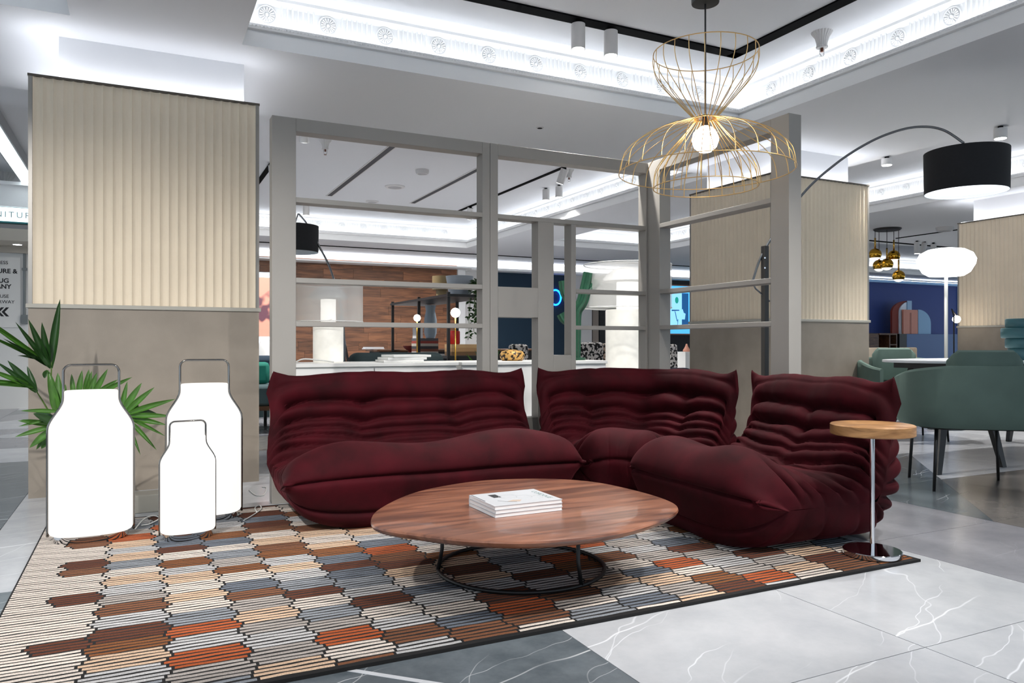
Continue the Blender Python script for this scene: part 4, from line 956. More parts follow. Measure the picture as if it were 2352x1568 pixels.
shelf_thing(MB().box(-.05, -.05, 0, .05, .05, .16), 'ornament_box', M('stone_pale', (196, 206, 214), .6), 'small pale blue box on the black shelf', 'ornament', Ls * .14, .33, .7525)
shelf_thing(MB().lathe([(0, 0), (.06, 0), (.065, .01), (.065, .12), (.06, .13), (0, .13)], 24), 'jar', M('jar_red', (186, 20, 18), .4), 'bright red jar on the tan books of the black shelf', 'jar', Ls * .78, .2, .8595)
shelf_thing(MB().lathe([(0, 0), (.06, 0), (.06, .1), (.1, .1), (.1, .24), (0, .24)], 28), 'vase', M('vase_olive', (150, 128, 88), .5), 'stepped olive vase on top of the black shelf unit', 'vase', Ls * .52, .25, zt + .0125)
shelf_thing(MB().lathe([(0, 0), (.10, 0), (.135, .2), (.13, .2), (.10, .01)], 32), 'basket', M('basket_grey', (160, 168, 178), .6, var=.1, vscale=3, stretch=(1, 1, 60)), 'ribbed grey-blue basket on top of the black shelf unit', 'basket', Ls * .80, .25, zt + .0125)
# trailing plant on the shelf
tp = thing('trailing_plant', 'trailing green plant hanging from the top of the black shelf', 'plant', sp(Ls * .97, .36, zt + .0125)); bx = sp(Ls * .97, .36, zt + .0125)
MB().lathe([(0, 0), (.05, 0), (.06, .1), (.05, .1), (0, .09)], 18, bx).build('pot', M('pot_white', (210, 205, 198), .5), tp, smooth='auto')
rl = random.Random(4); mbv = MB(); mbl = MB()
for k in range(9):
    a = rl.uniform(0, 6.28); ex = Vector((bx[0] + .13 * math.cos(a), bx[1] + .13 * math.sin(a), bx[2] - rl.uniform(.2, .5)))
    pts = catmull([(bx[0], bx[1], bx[2] + .1), (bx[0] + .09 * math.cos(a), bx[1] + .09 * math.sin(a), bx[2] + .13), (bx[0] + .12 * math.cos(a), bx[1] + .12 * math.sin(a), bx[2]), tuple(ex)], 6, closed=False)
    mbv.tube([tuple(p) for p in pts], .0025, 4)
    for p in pts[3:]:
        for _ in range(3):
            d_ = Vector((rl.uniform(-1, 1), rl.uniform(-1, 1), rl.uniform(-1, .3))).normalized(); s_ = d_.orthogonal().normalized() * .014; p_ = Vector(p)
            mbl.add([p_, p_ + d_ * .02 + s_, p_ + d_ * .045, p_ + d_ * .02 - s_], [(0, 1, 2, 3)])
mbv.build('stems', m_stem, tp); mbl.build('foliage', m_leaf_d, tp)['kind'] = 'stuff'
# globe lamps
def globe_lamp(label, px, py, d, rg_, foot=True, z0=0., emit=m_bulb):
    c_ = Wd(px, d, py); g_ = thing('globe_lamp', label, 'lamp', (c_.x, c_.y, z0))
    MB().lathe([(rg_ * math.sin(t), -rg_ * math.cos(t)) for t in np.linspace(.02, math.pi - .02, 16)], 28, tuple(c_)).build('globe', emit, g_, smooth=True)
    MB().cyl((c_.x, c_.y, z0 + .012), (c_.x, c_.y, c_.z - rg_ * .95), .007, n=10).build('stem', m_brass, g_, smooth=True)
    MB().lathe([(0, 0), (.11, 0), (.11, .012), (0, .014)], 28, (c_.x, c_.y, z0)).build('base', m_brass, g_, smooth='auto')
globe_lamp('bright globe lamp on a thin brass stem at the right of the black shelf', 1046, 718, 6.4, .040)
globe_lamp('small bright globe lamp at the left of the black shelf', 958, 730, 7.1, .032)
# spiky plant
q_ = Yp(1122, 800, 6.28); sy = thing('spiky_plant', 'spiky green plant beside the black shelf, behind the divider post', 'plant', (q_.x, 6.28, 0))
MB().lathe([(0, 0), (.1, 0), (.13, .35), (.11, .35), (0, .33)], 24, (q_.x, 6.28, 0)).build('pot', M('pot_charcoal', (48, 48, 50), .6), sy, smooth='auto')
for k in range(26):
    a = rl.uniform(0, 6.28); el = rl.uniform(.7, 1.4); L = rl.uniform(.28, .50)
    dirv = Vector((math.cos(a) * math.cos(el), math.sin(a) * math.cos(el), math.sin(el)))
    o = bpy.data.objects.new('leaf', lm_b if k % 3 else lm_a); COL.objects.link(o); o.parent = sy
    x = dirv; f = Vector((0, 0, 1)); zz_ = (f - x * f.dot(x)).normalized(); yy = zz_.cross(x); b3 = Vector((0, 0, .36))
    o.matrix_local = Matrix(((x.x * L, yy.x * .035, zz_.x * L, b3.x), (x.y * L, yy.y * .035, zz_.y * L, b3.y), (x.z * L, yy.z * .035, zz_.z * L, b3.z), (0, 0, 0, 1)))
# far lounge chair in dark teal, seen below the console
def sofa_box(label, cx_, cy_, w, dp, ht, mat, rot=0., name='lounge_chair'):
    s_ = thing(name, label, 'armchair', (0, 0, 0))
    MB().box(-w / 2, -dp / 2, .14, w / 2, dp / 2, .42).build('seat', mat, s_, bevel=.05, seg=4, local=True)
    MB().box(-w / 2, dp / 2 - .2, .36, w / 2, dp / 2, ht).build('backrest', mat, s_, bevel=.07, seg=4, local=True)
    for sx in (-1, 1): MB().box(sx * (w / 2 - .07) - .07, -dp / 2, .14, sx * (w / 2 - .07) + .07, dp / 2, .58).build('arm', mat, s_, bevel=.05, seg=4, local=True)
    for sx in (-1, 1):
        for sy_ in (-1, 1): MB().cyl((sx * (w / 2 - .08), sy_ * (dp / 2 - .08), 0), (sx * (w / 2 - .08), sy_ * (dp / 2 - .08), .15), .016, n=10).build('leg', m_black, s_, local=True)
    s_.location = (cx_, cy_, 0); s_.rotation_euler = (0, 0, rot); return s_
m_dteal = M('dark_teal_fabric', (22, 42, 46), .8); m_tealb = M('teal_blue_fabric', (18, 44, 62), .8)
q_ = Yp(895, 820, 6.3); sofa_box('dark teal lounge chair behind the white sideboard', q_.x, 6.3, .8, .6, .79, m_dteal, math.pi)
# backlit picture and dark sofa between column and divider
q_ = Yp(606, 720, 9.5); bp_ = thing('lightbox_picture', 'tall backlit picture with white border between column and divider', 'picture', (q_.x, 9.5, 0))
MB().box(q_.x - .55, 9.5, .66, q_.x + .115, 9.56, 1.73).build('case', m_black, bp_)
MB().box(q_.x - .55, 9.494, .66, q_.x + .105, 9.5, 1.72).build('border', M('lightbox_white', (235, 245, 255), .5, emit=1.0, ecol=(225, 238, 255)), bp_)
mpic = spots('picture_print', (92, 58, 70), (206, 140, 122), 2.2, .5, 0, .5, 3); b = mpic.node_tree.nodes['Principled BSDF']; b.inputs['Emission Strength'].default_value = .55
mpic.node_tree.links.new(b.inputs['Base Color'].links[0].from_socket, b.inputs['Emission Color'])
MB().box(q_.x - .5, 9.490, .95, q_.x + .07, 9.494, 1.66).build('print', mpic, bp_)
MB().lathe([(.0, 0), (.22, 0), (.2, .1), (.14, .22), (.1, .25), (0, .25)], 24, (q_.x + .0, 9.36, .66), .5, .4).build('white_head', m_white, bp_, smooth='auto')
MB().box(q_.x - .5, 9.3, 0, q_.x + .1, 9.49, .66).build('stand', m_dteal, bp_)
q_ = Yp(606, 900, 7.6); lc = thing('lounge_sofa', 'dark blue sofa with teal cushion on a wooden base left of the divider', 'sofa', (q_.x, 7.6, 0))
MB().box(q_.x - 1.2, 7.6, .22, q_.x + .2, 8.4, .26).build('wood_base', m_dkwood, lc)
MB().box(q_.x - 1.2, 7.62, .26, q_.x + .2, 8.4, .46).build('seat', M('grey_teal', (70, 92, 96), .8), lc, bevel=.03)
MB().box(q_.x - 1.2, 8.15, .44, q_.x + .2, 8.4, .74).build('backrest', m_tealb, lc, bevel=.05)
for dx_ in (-1.1, .1):
    for dy_ in (.08, .7): MB().box(q_.x + dx_, 7.6 + dy_, 0, q_.x + dx_ + .03, 7.63 + dy_, .22).build('leg', m_black, lc)
cu = tag(MB().box(-.14, -.06, 0, .14, .06, .22).build('cushion', M('teal_cushion', (20, 120, 104), .8), bevel=.04), 'bright teal cushion on the dark sofa left of the divider', 'cushion'); cu.location = (q_.x - .04, 7.95, .461)
m_r2 = M('far_rug', (190, 186, 178), .95, var=.4, vscale=14, stretch=(1, 6, 1))
tag(MB().box(-.5, 6.4, 0.001, 1.5, 7.3, .012).build('rug', m_r2), 'pale striped rug on the floor between the column and the divider', 'rug')

# ================================================================== FAR ROOM: NAVY WALL TO COLUMN
m_speck = spots('speckled_fabric', (22, 20, 20), (214, 208, 204), 34, .8, 0, .5, 1); m_speck2 = spots('speckled_dark', (24, 20, 18), (160, 140, 124), 30, .8, 0, .52, 1)
def wing(label, px, d, w, ht, mat, rot):
    q_ = Wd(px, d); s_ = thing('armchair', label, 'armchair', (0, 0, 0))
    MB().box(-w / 2, -.05, .40, w / 2, .08, ht).build('backrest', mat, s_, bevel=.04, seg=3, local=True)
    MB().box(-w / 2, -.6, .28, w / 2, .0, .45).build('seat', mat, s_, bevel=.05, seg=3, local=True)
    for sx in (-1, 1):
        for y in (-.52, .02): MB().cyl((sx * (w / 2 - .06), y, 0), (sx * (w / 2 - .06), y, .3), .016, n=10).build('leg', m_black, s_, local=True)
    s_.location = (q_.x, q_.y, 0); s_.rotation_euler = (0, 0, rot); return s_
wing('black and white speckled armchair back beside the glowing floor lamp', 1350, 8.2, .42, .88, m_speck, .2)
wing('brown speckled armchair back beside the glowing floor lamp', 1376, 9.8, .40, .87, m_speck2, -.1)
wing('speckled chair seen through the right divider beside the white plinth', 1543, 10., .16, .86, m_speck, .2)
wing('speckled chair back behind the gold patterned bowl', 1192, 8., .2, .86, m_speck, .1)
sofa_box('small navy chair seen through the right divider', *tuple(Wd(1556, 8.2))[:2], .42, .4, .60, M('navy_fabric', (26, 40, 66), .8), -.2)
q_ = Wd(1574, 11.); tag(MB().box(q_.x - .12, q_.y - .15, 0, q_.x + .14, q_.y + .15, .75).build('plinth', m_white, bevel=.003), 'white plinth seen through the right divider', 'plinth')
fg = tag(MB().lathe([(0, 0), (.05, 0), (.055, .02), (.035, .05), (.02, .08), (.012, .11), (0, .115)], 20).build('figurine', M('peach_ceramic', (226, 160, 136), .5), smooth=True), 'small peach figurine on the white plinth', 'figurine'); fg.location = (q_.x, q_.y - .03, .7505)
# screen
x0, x1, z0, z1 = 11.62, 12.75, 1.12, 2.30; yy = YB - .08
tv = thing('wall_screen', 'bright blue wall screen showing a chair and a table', 'screen', (x0, yy, z0))
MB().box(x0 - .03, yy - .02, z0 - .03, x1 + .03, yy + .03, z1 + .03).build('frame', M('copper_frame', (150, 104, 84), .4, .4), tv)
m_scr = M('screen_blue', (90, 190, 240), .3, emit=.75, ecol=(80, 186, 245)); m_scr2 = M('screen_pale', (150, 210, 240), .3, emit=.85, ecol=(140, 208, 245)); m_scr3 = M('screen_dark', (10, 90, 150), .3, emit=.4, ecol=(10, 100, 170)); m_scrg = M('screen_teal', (20, 160, 150), .3, emit=.5, ecol=(20, 170, 150))
MB().box(x0, yy - .025, z0, x1, yy - .02, z1).build('display', m_scr, tv)
def flat(poly, mat, nm): MB().add([(x0 + (x1 - x0) * u, yy - .027, z0 + (z1 - z0) * v) for u, v in poly], [tuple(range(len(poly)))]).build(nm, mat, tv)
flat([(.0, .15), (.42, .15), (.42, .85), (.0, .85)], m_scr2, 'picture_wall'); flat([(.42, .15), (.6, .15), (.6, .85), (.42, .85)], m_scr3, 'picture_curtain')
def flat2(poly, mat, nm): MB().add([(x0 + (x1 - x0) * u, yy - .029, z0 + (z1 - z0) * v) for u, v in poly], [tuple(range(len(poly)))]).build(nm, mat, tv)
flat2([(.30, .30), (.50, .30), (.52, .42), (.47, .44), (.44, .52), (.36, .46), (.30, .42)], m_scr2, 'picture_chair'); flat2([(.14, .47), (.36, .48), (.34, .50), (.14, .50)], m_scr3, 'picture_table')
flat2([(.22, .47), (.24, .47), (.30, .26), (.28, .26)], m_scr3, 'picture_leg'); flat2([(.30, .30), (.32, .30), (.31, .18), (.30, .18)], m_scr3, 'picture_leg'); flat2([(.48, .30), (.50, .30), (.50, .18), (.49, .18)], m_scr3, 'picture_leg')
flat2([(.28 + .05 * math.cos(t), .70 + .07 * math.sin(t)) for t in np.linspace(0, 6.28, 18, endpoint=False)], m_scrg, 'picture_mask')
# small blue neon on navy wall
q_ = Yp(1275, 683, YB - .06); nb = tag(MB().tube([(q_.x + .14 * math.cos(t), YB - .08, q_.z + .17 * math.sin(t)) for t in np.linspace(0, 6.28, 24, endpoint=False)], .02, 6, closed=True).build('neon_ring', M('neon_blue', (20, 120, 255), .4, emit=5, ecol=(20, 110, 255))), 'glowing blue neon ring on the navy wall', 'neon sign')
# white pier and beige strip right of navy wall
struct(MB().box(8.80, YB - .14, 0, 9.45, YB, 2.44).build('wall_pier', m_wall)); struct(MB().box(9.50, YB - .1, 0, 9.66, YB, 2.44).build('trim_11', M('greige', (150, 138, 128), .7)))

# ================================================================== RIGHT SIDE: DINING GROUP
m_tgrey = M('table_pale', (214, 216, 218), .3)
dt_ = thing('dining_table', 'long white dining table on splayed black legs behind the green chair', 'table', (5.7, 3.7, 0))
def rrect(x0, x1, y0, y1, r, n=6):
    o = []
    for (cx_, cy_, a0) in ((x1 - r, y0 + r, -90), (x1 - r, y1 - r, 0), (x0 + r, y1 - r, 90), (x0 + r, y0 + r, 180)):
        for k in range(n + 1): a = math.radians(a0 + 90 * k / n); o.append((cx_ + r * math.cos(a), cy_ + r * math.sin(a)))
    return o
MB().prism([(6.02 + .98 * math.copysign(abs(math.cos(t)) ** .8, math.cos(t)), 3.72 + .5 * math.copysign(abs(math.sin(t)) ** .8, math.sin(t))) for t in np.linspace(0, 2 * math.pi, 64, endpoint=False)], .722, .740).build('table_top', m_tgrey, dt_, bevel=.003)
MB().box(5.2, 3.5, .68, 6.8, 3.95, .7215).build('apron', m_black, dt_)
for (fx, fy, tx, ty) in ((4.72, 3.26, 5.2, 3.52), (5.42, 3.26, 5.50, 3.50), (5.2, 4.1, 5.4, 3.9), (6.9, 4.1, 6.7, 3.9), (6.9, 3.4, 6.7, 3.55)):
    MB().loft([[(fx - .022, fy - .014, 0), (fx + .022, fy - .014, 0), (fx + .022, fy + .014, 0), (fx - .022, fy + .014, 0)], [(tx - .055, ty - .025, .70), (tx + .055, ty - .025, .70), (tx + .055, ty + .025, .70), (tx - .055, ty + .025, .70)]]).build('leg', m_black, dt_)
def green_chair(label, loc, rot, mat=m_green):
    c_ = thing('dining_chair', label, 'chair', (0, 0, 0), group='green velvet tub chairs')
    # shell: bent wall around the seat, opening toward +Y
    def shell(ro, ri, a0, a1, zb, ztf, n=40):
        rings = []
        for i in range(n + 1):
            a = math.radians(a0 + (a1 - a0) * i / n); t = abs((a0 + (a1 - a0) * i / n) - 270) / 130.0
            z1_ = ztf(t); bz = zb + .0 * t
            ex = 3.2
            def pt(r, z):
                cx_, sx_ = math.cos(a), math.sin(a); k = 1 / (abs(cx_) ** ex + abs(sx_) ** ex) ** (1 / ex); return (r * k * cx_, r * k * sx_ * .92, z)
            m_ = (ro + ri) / 2
            rings.append([pt(ro * .93, bz), pt(ro * .985, bz + .04), pt(ro, bz + .12), pt(ro, z1_ - .015), pt(m_ + (ro - m_) * .5, z1_), pt(m_ - (m_ - ri) * .5, z1_), pt(ri, z1_ - .015), pt(ri, bz + .12), pt(ri * .95, bz + .02)])
        return rings
    MB().loft(shell(.385, .335, 140, 400, .375, lambda t: .735 - .13 * max(0, t - .25) ** 1.1)).build('shell', mat, c_, smooth='auto', local=True)
    MB().prism(rrect(-.31, .31, -.30, .33, .14), .40, .475).build('seat', mat, c_, bevel=.025, seg=3, local=True)
    rg2 = []
    for i in range(15):
        f = i / 14; x = -.20 + .40 * f; e = min(1, math.sin(math.pi * min(max(f, .02), .98)) * 2.4); y = -.285 + .03 * (abs(f - .5) * 2) ** 2
        zt_ = .70 + .125 * e ** .35; rg2.append([(x, y - .03 * e, .60), (x, y - .045 * e, .68), (x, y - .03 * e, zt_ - .01), (x, y, zt_), (x, y + .035 * e, zt_ - .015), (x, y + .05 * e, .66), (x, y + .03 * e, .52)])
    MB().loft(rg2).build('back_cushion', mat, c_, smooth='auto', local=True)
    MB().tube([(-.30, .22, .372), (-.30, -.18, .372), (-.22, -.26, .372), (.22, -.26, .372), (.30, -.18, .372), (.30, .22, .372)], .009, 8).build('under_frame', m_black, c_, smooth=True, local=True)
    for (x, y) in ((-.24, -.22), (.24, -.22), (-.24, .22), (.24, .22)): MB().tube([(x * 1.08, y * 1.08, 0), (x, y, .38)], [.009, .011], 8).build('leg', m_black, c_, smooth=True, local=True)
    c_.location = loc; c_.rotation_euler = (0, 0, rot); return c_
g1 = green_chair('green velvet tub chair nearest, its back to the viewer, at the right edge', (4.52, 2.93, 0), math.radians(-38))
g2 = copy_tree(g1, (6.30, 4.66, 0), math.radians(150), 'green velvet tub chair on the far side of the dining table, facing the viewer')
# teal vase on table
tv_ = Wd(2342, 5.7); vz = thing('vase', 'teal vase of stacked discs on the dining table at the right edge', 'vase', (tv_.x, tv_.y, .7402)); m_tv = M('teal_ceramic', (58, 102, 108), .35)
for r, a, b_ in ((.078, 0, .09), (.094, .09, .165), (.122, .165, .24), (.094, .24, .31)):
    MB().lathe([(0, a), (r - .006, a), (r, a + .008), (r, b_ - .008), (r - .006, b_), (0, b_)], 40, (tv_.x, tv_.y, .7402)).build('disc', m_tv, vz, smooth='auto')
# white globe floor lamp
gl = Wd(2173, 7.7); gz = H + 187 * 7.7 / F; wl = thing('floor_lamp', 'white glowing flattened globe floor lamp in front of the far right column', 'floor lamp', (gl.x, gl.y, 0))
MB().lathe([(0, -.135), (.16, -.135), (.215, -.10), (.26, -.02), (.268, .03), (.24, .09), (.17, .13), (.08, .145), (0, .147)], 44, (gl.x, gl.y, gz)).build('globe', m_globe, wl, smooth='auto')
MB().cyl((gl.x, gl.y, .02), (gl.x, gl.y, gz - .13), .017, n=12).build('pole', M('pole_grey', (170, 172, 168), .4), wl, smooth=True)
MB().lathe([(0, 0), (.16, 0), (.17, .01), (.17, .03), (0, .04)], 36, (gl.x, gl.y, 0)).build('base', M('base_grey', (130, 134, 138), .5), wl, smooth='auto')
# small bright reading lamp near column
rl_ = Wd(2197, 9.2, 733); rd = thing('reading_lamp', 'small bright bulb lamp on a thin black stem left of the far right column', 'lamp', (rl_.x - .08, rl_.y, 0))
MB().lathe([(.045 * math.sin(t), -.045 * math.cos(t)) for t in np.linspace(.02, 3.12, 12)], 20, tuple(rl_)).build('bulb', m_bulb, rd, smooth=True)
MB().tube([(rl_.x - .05, rl_.y, .01), (rl_.x - .05, rl_.y, rl_.z + .04), (rl_.x - .09, rl_.y, rl_.z + .12), (rl_.x - .01, rl_.y, rl_.z + .05)], .008, 6).build('stem', m_black, rd)
MB().lathe([(0, 0), (.1, 0), (.1, .015), (0, .016)], 20, (rl_.x - .05, rl_.y, 0)).build('base', m_black, rd)
# gold cluster pendant
gc = Zp(2038, 525, ZS); cl = thing('cluster_pendant', 'cluster pendant of five gold half-mirrored globes on a black plate', 'pendant lamp', (gc.x, gc.y, ZS)); dG = (gc - Vector((0, 0, H))).dot(Vector((S, C, 0)))
MB().lathe([(0, 0), (.20, 0), (.20, -.012), (.18, -.03), (0, -.03)], 36, (gc.x, gc.y, ZS)).build('ceiling_plate', m_black, cl, smooth='auto')
m_goldglobe = M('gold_mirror', (196, 150, 50), .12, 1.); m_clear = M('bulb_warm', (255, 246, 226), .2, emit=1.3, ecol=(255, 242, 220))
for (px, py, dd) in ((2010, 584, -.1), (2019, 610, .12), (2037, 607, -.05), (2053, 588, .1), (2064, 634, 0)):
    c_ = Wd(px, dG + dd, py); r = .092
    gb = MB().lathe([(r * math.sin(t), -r * math.cos(t)) for t in np.linspace(math.pi * .30, math.pi - .03, 14)], 28, tuple(c_)).build('gold_shade', m_goldglobe, cl, smooth=True)
    MB().lathe([(r * .97 * math.sin(t), -r * .97 * math.cos(t)) for t in np.linspace(.02, math.pi * .30, 8)], 28, tuple(c_)).build('glass_bowl', m_clear, gb, smooth=True)
    MB().cyl((c_.x, c_.y, c_.z + r), (c_.x, c_.y, c_.z + r + .16), .012, n=10).build('brass_tube', m_brass, gb, smooth=True)
    MB().cyl((c_.x, c_.y, c_.z + r + .16), (c_.x, c_.y, ZS - .03), .005, n=6).build('cord', m_black, gb)
# blue wall furniture
yw = YR - .5
def wx(px): return Yp(px, 700, yw).x
cb = thing('sideboard', 'walnut cabinet with open cubbies against the blue wall', 'sideboard', (wx(1960), yw, 0)); xa_, xb_ = wx(1960), wx(2061)
zt2 = 1.14; xm1_, xm2_ = wx(2020), wx(2045)
MB().box(xa_, yw + .02, .1, xm1_, YR - .02, zt2).build('body', m_dkwood, cb); MB().box(xm1_, YR - .05, .1, xb_, YR - .02, zt2).build('back_panel', m_dkwood, cb)
for (a, b_) in ((zt2 - .04, zt2), (.1, .14)): MB().box(xm1_, yw, a, xb_, YR - .05, b_).build('shelf', m_dkwood, cb)
MB().box(xm2_, yw, .83, xb_ - .04, YR - .05, .86).build('shelf', m_dkwood, cb)
for x in (xm2_ - .04, xb_ - .04): MB().box(x, yw, .14, x + .04, YR - .05, zt2 - .04).build('divider', m_dkwood, cb)
for x in (xa_ + .1, xb_ - .1): MB().box(x - .03, yw + .1, 0, x + .03, yw + .16, .1).build('leg', m_black, cb)
xc0, xc1 = wx(2066), wx(2199)
bc = thing('sideboard', 'blue lacquered sideboard with black end under the mirror', 'sideboard', (xc0, yw, 0)); m_bl = M('blue_lacquer', (16, 84, 150), .3)
MB().box(xc0, yw, .1, xc0 + (xc1 - xc0) * .12, YR - .02, zt2 - .01).build('end_panel', m_black, bc); MB().box(xc0 + (xc1 - xc0) * .12, yw, .1, xc1, YR - .02, zt2 - .01).build('body', m_bl, bc, bevel=.006)
MB().box(xc0 + .2, yw + .1, 0, xc1 - .2, YR - .1, .1).build('plinth', m_black, bc)
# mirrored arch ornament
def mpoly(pts, y0, y1, mat, nm, par):
    n = len(pts); vs_ = [(x, y0, z) for x, z in pts] + [(x, y1, z) for x, z in pts]
    MB().add(vs_, [tuple(range(n)), tuple(range(n, 2 * n))[::-1]] + [(i, (i + 1) % n, n + (i + 1) % n, n + i) for i in range(n)]).build(nm, mat, par)
am = thing('arch_mirror', 'terracotta and pale blue arch-shaped mirror standing on the blue sideboard', 'mirror', (wx(2062), yw + .1, zt2 - .009)); ya = yw + .1; zb_ = zt2 - .009
def zz2(py): return Yp(2100, py, yw).z
def arcp(x0, x1, z0, z1, left):   # quarter arch
    o = []
    for k in range(13):
        a = math.pi / 2 * k / 12
        o.append((x1 - (x1 - x0) * math.cos(a) if left else x0 + (x1 - x0) * math.cos(a), z0 + (z1 - z0) * math.sin(a)))
    return o
zA = zz2(718); zB = zz2(690)
mpoly([(wx(2100), zb_), (wx(2062), zb_)] + arcp(wx(2062), wx(2100), zA, zB, True), ya + .06, ya + .12, M('terracotta', (140, 52, 36), .6), 'back_arch', am)
mpoly([(wx(2101), zb_), (wx(2076), zb_)] + arcp(wx(2076), wx(2101), zA, zB - .02, True), ya + .03, ya + .06, M('mirror_white', (226, 236, 248), .15), 'mirror_panel', am)
mpoly([(wx(2093), zb_), (wx(2103), zb_), (wx(2103), zB), (wx(2093), zB)], ya + .01, ya + .03, M('pale_blue', (150, 190, 226), .3), 'blue_strip', am)
mpoly([(wx(2080), zb_), (wx(2113), zb_), (wx(2113), zz2(711)), (wx(2080), zz2(711))], ya - .04, ya + .01, M('peach', (222, 146, 122), .5), 'peach_panel', am)
mpoly([(wx(2095), zb_), (wx(2098), zb_), (wx(2098), zz2(718)), (wx(2095), zz2(718))], ya - .045, ya - .04, M('peach_dark', (176, 100, 80), .5), 'groove', am)
mpoly([(wx(2114), zb_)] + [(x, z) for x, z in arcp(wx(2114), wx(2143), zz2(745), zz2(710), False)] [0:0] + [(wx(2143), zb_)] + arcp(wx(2114), wx(2143), zz2(742), zz2(710), False), ya - .04, ya + .01, M('sky_blue', (136, 186, 226), .4), 'quarter_arch', am)
# far white table and beige chairs
q_ = Wd(1990, 10.5); table('far white table with a dark edge, left of the green chairs', q_.x - .9, q_.x + .45, q_.y, q_.y + .9, .74, m_tgrey, m_black, .03, 'dining_table')
m_beige = M('beige_fabric', (214, 196, 172), .8)
def side_chair(label, x, y, rot, mat=m_beige, ht=.82):
    s_ = thing('side_chair', label, 'chair', (0, 0, 0), group='beige side chairs')
    MB().box(-.22, -.22, .42, .22, .22, .48).build('seat', mat, s_, bevel=.02, local=True); MB().box(-.21, -.24, .50, .21, -.19, ht).build('backrest', mat, s_, bevel=.02, local=True)
    for x_ in (-.19, .19):
        MB().box(x_ - .015, -.23, 0, x_ + .015, -.20, .52).build('leg', m_dkwood, s_, local=True); MB().box(x_ - .015, .18, 0, x_ + .015, .21, .42).build('leg', m_dkwood, s_, local=True)
    s_.location = (x, y, 0); s_.rotation_euler = (0, 0, rot); return s_
q1_ = Wd(2045, 9.6); side_chair('beige side chair just behind the green chair with the folded back', q1_.x, q1_.y, 0.2)
q2_ = Wd(1978, 9.2); side_chair('beige side chair partly hidden behind the column', q2_.x, q2_.y, 0.)

# ================================================================== LEFT SHOP FRONT
x_ = -1.659
sg = thing('shop_sign', 'white lit shop sign lettering strip at the left edge above the door', 'sign', (-1.5, YS - .7, 2.42))
MB().box(-3.2, YS - .66, 2.38, -.9, YS - .55, 2.60).build('case', M('sign_teal', (30, 110, 116), .5), sg)
MB().box(-3.18, YS - .665, 2.40, -.92, YS - .66, 2.575).build('lit_panel', M('sign_lit', (240, 252, 255), .5, emit=1.1, ecol=(238, 252, 255)), sg)
text('lettering', 'URNITUR', .105, M('sign_grey', (150, 176, 180), .6), sg, (-1.52, YS - .668, 2.45), (math.pi / 2, 0, 0), 'CENTER', .001, spacing=1.35)
tx_ = M('door_ink', (28, 28, 30), .7)
dn = thing('door_notice', 'white notice on the shop door with black capital lettering and arrows', 'notice', (-1.6, YS, 1.2))
MB().box(-2.3, YS - .012, 1.08, -1.43, YS - .002, 2.02).build('board', M('notice_white', (214, 213, 210), .6), dn)
for body, px, py, sz, bd_ in (('ESS', 19, 607, .062, 0), ('URE &', 40, 628, .082, .002), ('UG', 21, 649.5, .082, .002), ('ANY', 26, 663, .082, .002), ('USE', 21, 684, .062, 0), ('ORWAY', 34, 697, .062, 0)):
    p_ = Yp(px, py, YS); text('lettering', body, sz, tx_, dn, (p_.x, YS - .0135, p_.z), (math.pi / 2, 0, 0), 'RIGHT', .001, bd_)
pz = Yp(5, 716, YS)
for k in range(2):
    xo = pz.x - .06 + k * .055
    MB().add([(xo, YS - .014, pz.z), (xo + .05, YS - .014, pz.z + .06), (xo + .085, YS - .014, pz.z + .06), (xo + .035, YS - .014, pz.z), (xo + .085, YS - .014, pz.z - .06), (xo + .05, YS - .014, pz.z - .06)], [(0, 3, 2, 1), (0, 5, 4, 3)]).build('arrow', tx_, dn)
db = thing('door_bolt', 'long grey vertical bolt on the white shop door', 'bolt', (-1.38, YS - .02, 1.2)); bz0, bz1 = Yp(57, 735, YS).z, Yp(57, 583, YS).z; bx_ = Yp(57, 650, YS).x
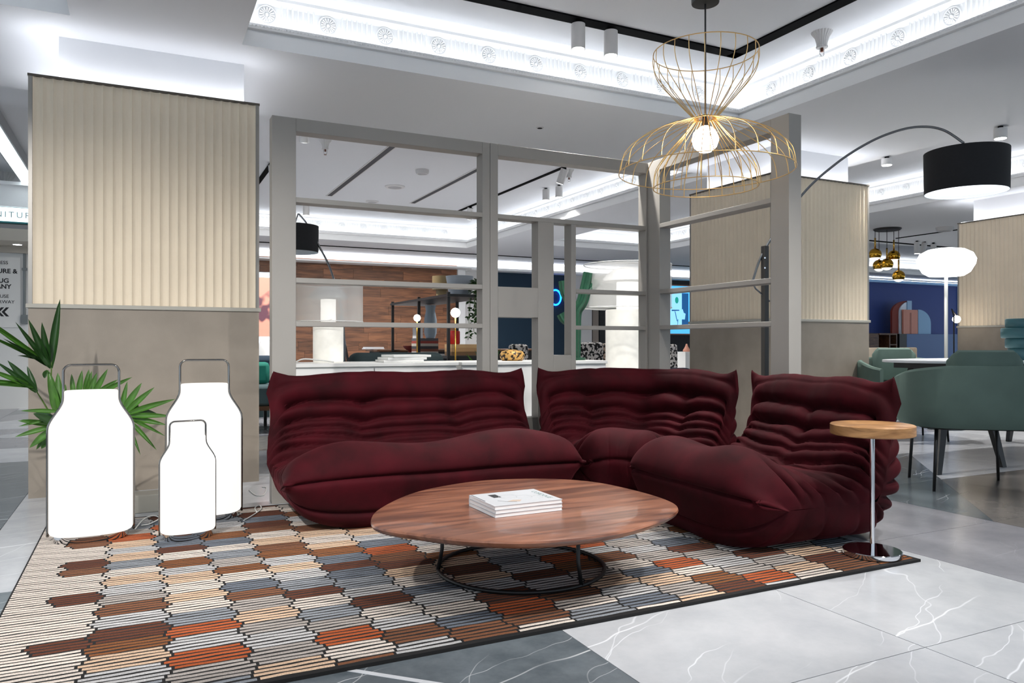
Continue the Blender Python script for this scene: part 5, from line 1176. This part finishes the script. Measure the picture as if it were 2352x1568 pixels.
MB().cyl((bx_, YS - .03, bz0), (bx_, YS - .03, bz1), .016, n=10).build('rod', M('bolt_grey', (120, 124, 124), .5, .5), db)
MB().box(bx_ - .035, YS - .05, bz0 - .05, bx_ + .035, YS - .001, bz0 + .07).build('latch_box', M('bolt_grey', (120, 124, 124)), db); MB().box(bx_ - .03, YS - .045, bz1 - .22, bx_ + .03, YS - .001, bz1 - .19).build('guide', M('bolt_grey', (120, 124, 124)), db)
dlp = Yp(40, 541, YS - .35); dl = thing('downlight', 'bright round downlight under the shop sign at left', 'downlight', (dlp.x, YS - .35, 2.15))
MB().lathe([(0, 0), (.05, 0), (.06, .004), (.06, -.001), (.05, -.002)], 24, (dlp.x, YS - .35, 2.148)).build('rim', m_fit, dl); MB().lathe([(0, -.003), (.05, -.003)], 20, (dlp.x, YS - .35, 2.148)).build('lens', m_spotlens, dl)
# slanting lit beam
a, b_ = Zp(-30, 275, 2.9), Zp(80, 440, 2.9)
lb = thing('linear_light', 'slanting grey ceiling beam with a lit strip at the left edge', 'ceiling light', tuple(a)); u = (b_ - a).normalized(); w_ = Vector((-u.y, u.x, 0)) * .09
def beam(o0, o1, zz0, zz1, nm, mat):
    vs_ = [a + w_ * o0 + Vector((0, 0, zz0)), b_ + w_ * o0 + Vector((0, 0, zz0)), b_ + w_ * o1 + Vector((0, 0, zz0)), a + w_ * o1 + Vector((0, 0, zz0))]; vs_ += [v + Vector((0, 0, zz1 - zz0)) for v in vs_]
    MB().add(vs_, [(0, 3, 2, 1), (4, 5, 6, 7), (0, 1, 5, 4), (1, 2, 6, 5), (2, 3, 7, 6), (3, 0, 4, 7)]).build(nm, mat, lb)
beam(-1, 1, 0, .12, 'housing', M('beam_grey', (130, 132, 134), .5)); beam(-.8, .8, -.006, 0, 'diffuser', M('beam_glow', (255, 255, 255), .5, emit=3, ecol=(235, 250, 255)))
for t in (.25, .75):
    p_ = a.lerp(b_, t); MB().cyl((p_.x, p_.y, p_.z + .12), (p_.x, p_.y, ZU), .012, n=8).build('hanger', m_black, lb)
